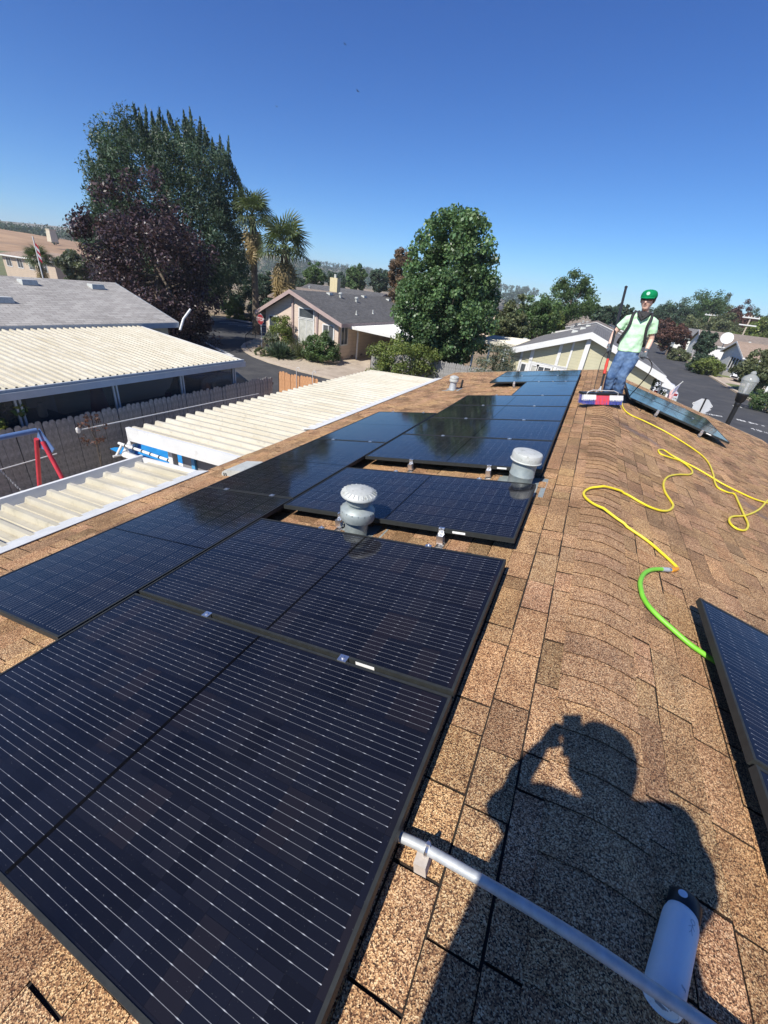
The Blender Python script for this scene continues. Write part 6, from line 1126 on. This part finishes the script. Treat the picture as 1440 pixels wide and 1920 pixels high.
# --- flag by the sage house carport
Pf = np.array([4.75, 27.2, 0]); zf = float(atY(1262, 748, 27.2)[2]); o = thing('flag', 'striped flag with a blue star field on a short slanted pole', 'flag', (Pf[0], Pf[1], zf)); a = atY(1280, 716, 27.2); b = atY(1257, 735, 27.2)-np.array([0.2, 0, 0.25])
MB().tube([b, a], 0.015, 8).build('pole', MT['white'], o); MB().lathe([(0.001, -0.05), (0.04, 0), (0.001, 0.05)], 10, a).build('finial', MT['ventw'], o)
d0 = (b-a)/np.linalg.norm(b-a); hang = np.array([-0.12, 0.0, -0.99]); sw, sl_ = 0.62, 1.05
fr_, fw_, fb_ = mat('flag_red', (0.5, 0.03, 0.05), rough=0.8), mat('flag_white', (0.78, 0.78, 0.76), rough=0.8), mat('flag_blue', (0.03, 0.05, 0.2), rough=0.8)
def fp(i, j): i_, j_ = i/13.0, j; return a+d0*(0.06+sw*i_)+hang*sl_*j_+np.array([0, 0.05*math.sin(7*i_+3*j_)*j_, 0])
for mm, sel in ((fr_, 0), (fw_, 1)):
    mb = MB()
    for i in range(sel, 13, 2):
        j0 = 0.4 if i < 7 else 0.0
        for k in range(8): q0 = j0+(1-j0)*k/8; q1 = j0+(1-j0)*(k+1)/8; mb.add([fp(i, q0), fp(i+1, q0), fp(i+1, q1), fp(i, q1)], [(0, 1, 2, 3)])
    mb.build('stripes', mm, o)
mb = MB()
for i in range(7):
    for k in range(5): mb.add([fp(i, 0.4*k/5), fp(i+1, 0.4*k/5), fp(i+1, 0.4*(k+1)/5), fp(i, 0.4*(k+1)/5)], [(0, 1, 2, 3)])
mb.build('star_field', fb_, o); mb = MB()
for r in range(5):
    for c_ in range(6 if r % 2 == 0 else 5):
        q = fp(0.7+r*1.35, 0.035+0.065*c_+(0.032 if r % 2 else 0))+np.array([0, -0.006, 0]); pts = []
        for k in range(10): an = k*math.pi/5; rr = 0.019 if k % 2 == 0 else 0.008; pts.append(q+np.array([rr*math.sin(an), 0, rr*math.cos(an)]))
        mb.add(pts, [tuple(range(10))])
mb.build('stars', fw_, o)
# --- flagpole on the left
Pf = far(82, 525, 44); zt = float(far(62, 443, 44)[2]); o = thing('flagpole', 'tall white flagpole with a limp flag above the grey roof', 'flagpole', (Pf[0], Pf[1], GZ)); MB().tube([(Pf[0], Pf[1], GZ), (Pf[0], Pf[1], zt)], [0.07, 0.04], 8).build('pole', MT['white'], o, smooth=60)
mb = MB(); mb2 = MB()
for k in range(5):
    z0, z1 = zt-0.35-k*0.22, zt-0.35-(k+1)*0.22; (mb if k % 2 else mb2).add([(Pf[0]+0.05, Pf[1], z0), (Pf[0]+0.15, Pf[1]+0.14, z0-0.25), (Pf[0]+0.15, Pf[1]+0.13, z1-0.25), (Pf[0]+0.05, Pf[1], z1)], [(0, 1, 2, 3)])
mb.build('flag_stripes', fw_, o); mb2.build('flag_stripes', fr_, o)
palm_u = far(70, 500, 50)
palm('small fan palm before the tan two-storey house', 72, 480, 488, 60, 9, 0.8, 10)
# --- pale stone tower on the hill
Pt = far(98, 446, 330); o = thing('stone_tower', 'pale square tower standing on the dry grass hill', 'tower', (Pt[0], Pt[1], Pt[2]-2)); tw = mat('pale_stone', (0.5, 0.45, 0.34), (0.58, 0.52, 0.4), 1, 0.9)
tz = Pt[2]-2.0
MB().hexa([(Pt[0]-1.9, Pt[1]-1.9, tz), (Pt[0]+1.9, Pt[1]-1.9, tz), (Pt[0]+1.9, Pt[1]+1.9, tz), (Pt[0]-1.9, Pt[1]+1.9, tz), (Pt[0]-1.6, Pt[1]-1.6, tz+5.6), (Pt[0]+1.6, Pt[1]-1.6, tz+5.6), (Pt[0]+1.6, Pt[1]+1.6, tz+5.6), (Pt[0]-1.6, Pt[1]+1.6, tz+5.6)]).build('shaft', tw, o); MB().bb(Pt[0]-1.75, Pt[0]+1.75, Pt[1]-1.75, Pt[1]+1.75, tz+5.6, tz+6.0).build('parapet', tw, o)
# --- utility poles
for k, (u, v, D, lb) in enumerate(((1410, 592, 120, 'pale utility pole with double crossarms above the olive tree'), (1335, 588, 150, 'slim utility pole among the trees across the street'), (1291, 590, 170, 'distant utility pole behind the white house'))):
    P = far(u, v, D); o = thing('utility_pole', lb, 'utility pole', (P[0], P[1], GZ)); MB().tube([(P[0], P[1], GZ), (P[0], P[1], P[2])], [0.18, 0.13], 8).build('pole', MT['concrete'], o, smooth=60)
    for dz in ((0.4, 1.8) if k == 0 else (0.4,)): MB().box((P[0], P[1]-0.2, P[2]-dz), (3.0, 0.2, 0.22)).build('crossarm', MT['white'], o)
    for x in (-1.3, -0.5, 0.5, 1.3): MB().lathe([(0.07, 0), (0.09, 0.12), (0.04, 0.22)], 8, (P[0]+x, P[1]-0.2, P[2]-0.29)).build('insulator', MT['white'], o)
# --- cars
def car(label, P, heading, paint, kind='suv', s=1.0):
    o = thing('parked_car', label, 'car', P, None, (0, 0, heading)); L, Wd = 4.6*s, 1.85*s; cm = mat('car_paint_%d' % int(P[0]*10), paint, rough=0.25, spec=0.7)
    hgt = 1.7 if kind == 'suv' else 1.45
    low = [(-2.3, 0.35), (-2.28, 0.75), (-2.1, 0.98), (-1.95, 1.02), (0.9, 1.0), (1.6, 0.93), (2.1, 0.8), (2.27, 0.6), (2.3, 0.35), (1.85, 0.22), (-1.9, 0.22)]
    top = [(-2.05, 1.0), (-1.85, hgt-0.15), (-1.5, hgt), (-0.2, hgt+0.02), (0.35, hgt-0.08), (1.15, 1.0)]
    def ext(name, poly, w0, w1, m, par, zi=None):
        n = len(poly); mb = MB(); zs = [z for _, z in poly]; zl, zh = min(zs), max(zs); V = []
        for sg in (-1, 1): V += [(x, sg*(w0+(w1-w0)*(z-zl)/(zh-zl)), z) for x, z in poly]
        F = [tuple(range(n)), tuple(range(2*n-1, n-1, -1))]+[(i, n+i, n+(i+1) % n, (i+1) % n) for i in range(n)]; mb.add(V, [f_[::-1] for f_ in F]); me = mb.mesh(name, m, (0, 0, 0), 32); ob = inst(me, name, par); bv = ob.modifiers.new('b', 'BEVEL'); bv.width = 0.05; bv.segments = 2; bv.limit_method = 'ANGLE'; return ob
    body = ext('body', low, Wd/2, Wd/2-0.03, cm, o); ext('cabin', top, Wd/2-0.1, Wd/2-0.3, cm, o)
    gm = MT['pane']
    for sg in (-1, 1):
        for poly in (((-1.75, 1.06), (-1.6, hgt-0.2), (-0.75, hgt-0.12), (-0.75, 1.06)), ((-0.65, 1.06), (-0.65, hgt-0.12), (0.2, hgt-0.14), (0.85, 1.06))):
            mb = MB(); pts = []
            for x, z in poly: w = (Wd/2-0.1)+(-0.2)*(z-1.0)/(hgt+0.02-1.0); pts.append((x, sg*(w+0.006), z))
            mb.add(pts, [(0, 1, 2, 3) if sg > 0 else (3, 2, 1, 0)]); inst(mb.mesh('side_window', gm), 'side_window', o)
    def strip(x0, z0, x1, z1, nm):
        w0 = (Wd/2-0.1)-0.2*(z0-1.0)/(hgt-0.98)-0.07; w1 = (Wd/2-0.1)-0.2*(z1-1.0)/(hgt-0.98)-0.07; d = Vector((z1-z0, 0, -(x1-x0))).normalized()*0.012*(1 if x0 > 0 else -1); mb = MB().add([(x0+d.x, -w0, z0+d.z), (x0+d.x, w0, z0+d.z), (x1+d.x, w1, z1+d.z), (x1+d.x, -w1, z1+d.z)], [(0, 1, 2, 3)]); inst(mb.mesh(nm, gm), nm, o)
    strip(1.08, 1.06, 0.42, hgt-0.13, 'windscreen'); strip(-2.03, 1.1, -1.88, hgt-0.22, 'rear_window')
    for x in (-1.4, 1.42):
        for sg in (-1, 1):
            w = MB().lathe([(0.2, -0.1), (0.33, -0.11), (0.345, -0.06), (0.345, 0.06), (0.33, 0.11), (0.2, 0.1)], 20, (0, 0, 0), Matrix.Rotation(math.pi/2, 3, 'X')).mesh('tyre', MT['tyre'], (0, 0, 0), 40); wo_ = inst(w, 'wheel', o, (x, sg*(Wd/2-0.09), 0.345)); rm = MB().lathe([(0.001, 0.0), (0.05, 0.012), (0.2, 0.0), (0.215, 0.012)], 20, (0, 0, 0), Matrix.Rotation(-sg*math.pi/2, 3, 'X')); 
            for k in range(5): rm.box(Matrix.Rotation(-sg*math.pi/2, 3, 'X') @ Vector((0.1*math.cos(k*1.2566), 0.1*math.sin(k*1.2566), 0.016)), (0.05, 0.05, 0.02), Matrix.Rotation(-sg*math.pi/2, 3, 'X') @ Matrix.Rotation(k*1.2566, 3, 'Z'))
            inst(rm.mesh('rim', MT['alu'], (0, 0, 0), 40), 'rim', wo_, (0, sg*0.1, 0))
    for sg in (-1, 1): inst(MB().box((2.2, sg*0.62, 0.72), (0.16, 0.36, 0.14)).mesh('headlight', MT['alu']), 'headlight', o); inst(MB().box((-2.2, sg*0.68, 0.82), (0.14, 0.26, 0.2)).mesh('tail_light', redp), 'tail_light', o); inst(MB().box((0.75, sg*(Wd/2+0.06), 1.08), (0.14, 0.16, 0.12)).mesh('mirror', cm), 'mirror', o)
    inst(MB().box((2.27, 0, 0.5), (0.08, 1.2, 0.16)).mesh('grille', MT['black']), 'grille', o); inst(MB().box((-2.3, 0, 0.6), (0.03, 0.5, 0.13)).mesh('number_plate', MT['white']), 'number_plate', o)
    return o
car('white car parked in the driveway across the street', (18.2, 66.3, GZ+0.03), math.radians(200), (0.78, 0.78, 0.77))
car('silver car parked beyond the flag by the sage house', (5.0, 39.5, GZ+0.03), math.radians(100), (0.5, 0.52, 0.55), 'car')
car('dark grey car parked past the end of the long carport', (-14.6, 13.6, GZ), math.radians(95), (0.055, 0.06, 0.07))
# --- birds
for (u, v, D, lb) in ((671, 171, 60, 'dark soaring bird, the lowest of the three birds'), (647, 83, 75, 'dark soaring bird, the highest of the three birds'), (519, 200, 90, 'tiny soaring bird, nearest the tall dark tree')):
    P = far(u, v, D); o = thing('bird', lb, 'bird', P); mb = MB(); k_ = 0.42
    mb.tube([P+np.array([0.22, 0.05, -0.02])*k_, P, P-np.array([0.25, 0.05, 0.02])*k_], [0.04*k_, 0.08*k_, 0.03*k_], 8, rnd=True); mb.build('body', MT['black'], o, smooth=60)
    for sg in (-1, 1): MB().sweep([P+np.array(q)*k_ for q in ((0.1, 0, 0.02), (0.12, sg*0.45, 0.12), (-0.05, sg*0.85, 0.06), (-0.12, sg*0.4, 0.1), (-0.1, 0, 0.02))], (0, 0, 0.01)).build('wing', MT['black'], o)
# ================================================================== HAZE
hm_ = bpy.data.materials.new('thin_haze'); hm_.use_nodes = True; ht = hm_.node_tree; ht.nodes.clear(); ho = ht.nodes.new('ShaderNodeOutputMaterial'); pv_ = ht.nodes.new('ShaderNodeVolumePrincipled')
pv_.inputs['Color'].default_value = (0.86, 0.92, 1.0, 1); pv_.inputs['Density'].default_value = 0.0003; pv_.inputs['Anisotropy'].default_value = 0.0; ht.links.new(pv_.outputs[0], ho.inputs['Volume'])
MB().bb(-2640, 2640, -2640, 2640, GZ-1.0, 95).build('haze', hm_, kind='stuff', label='thin summer haze over the whole park', cat='haze')
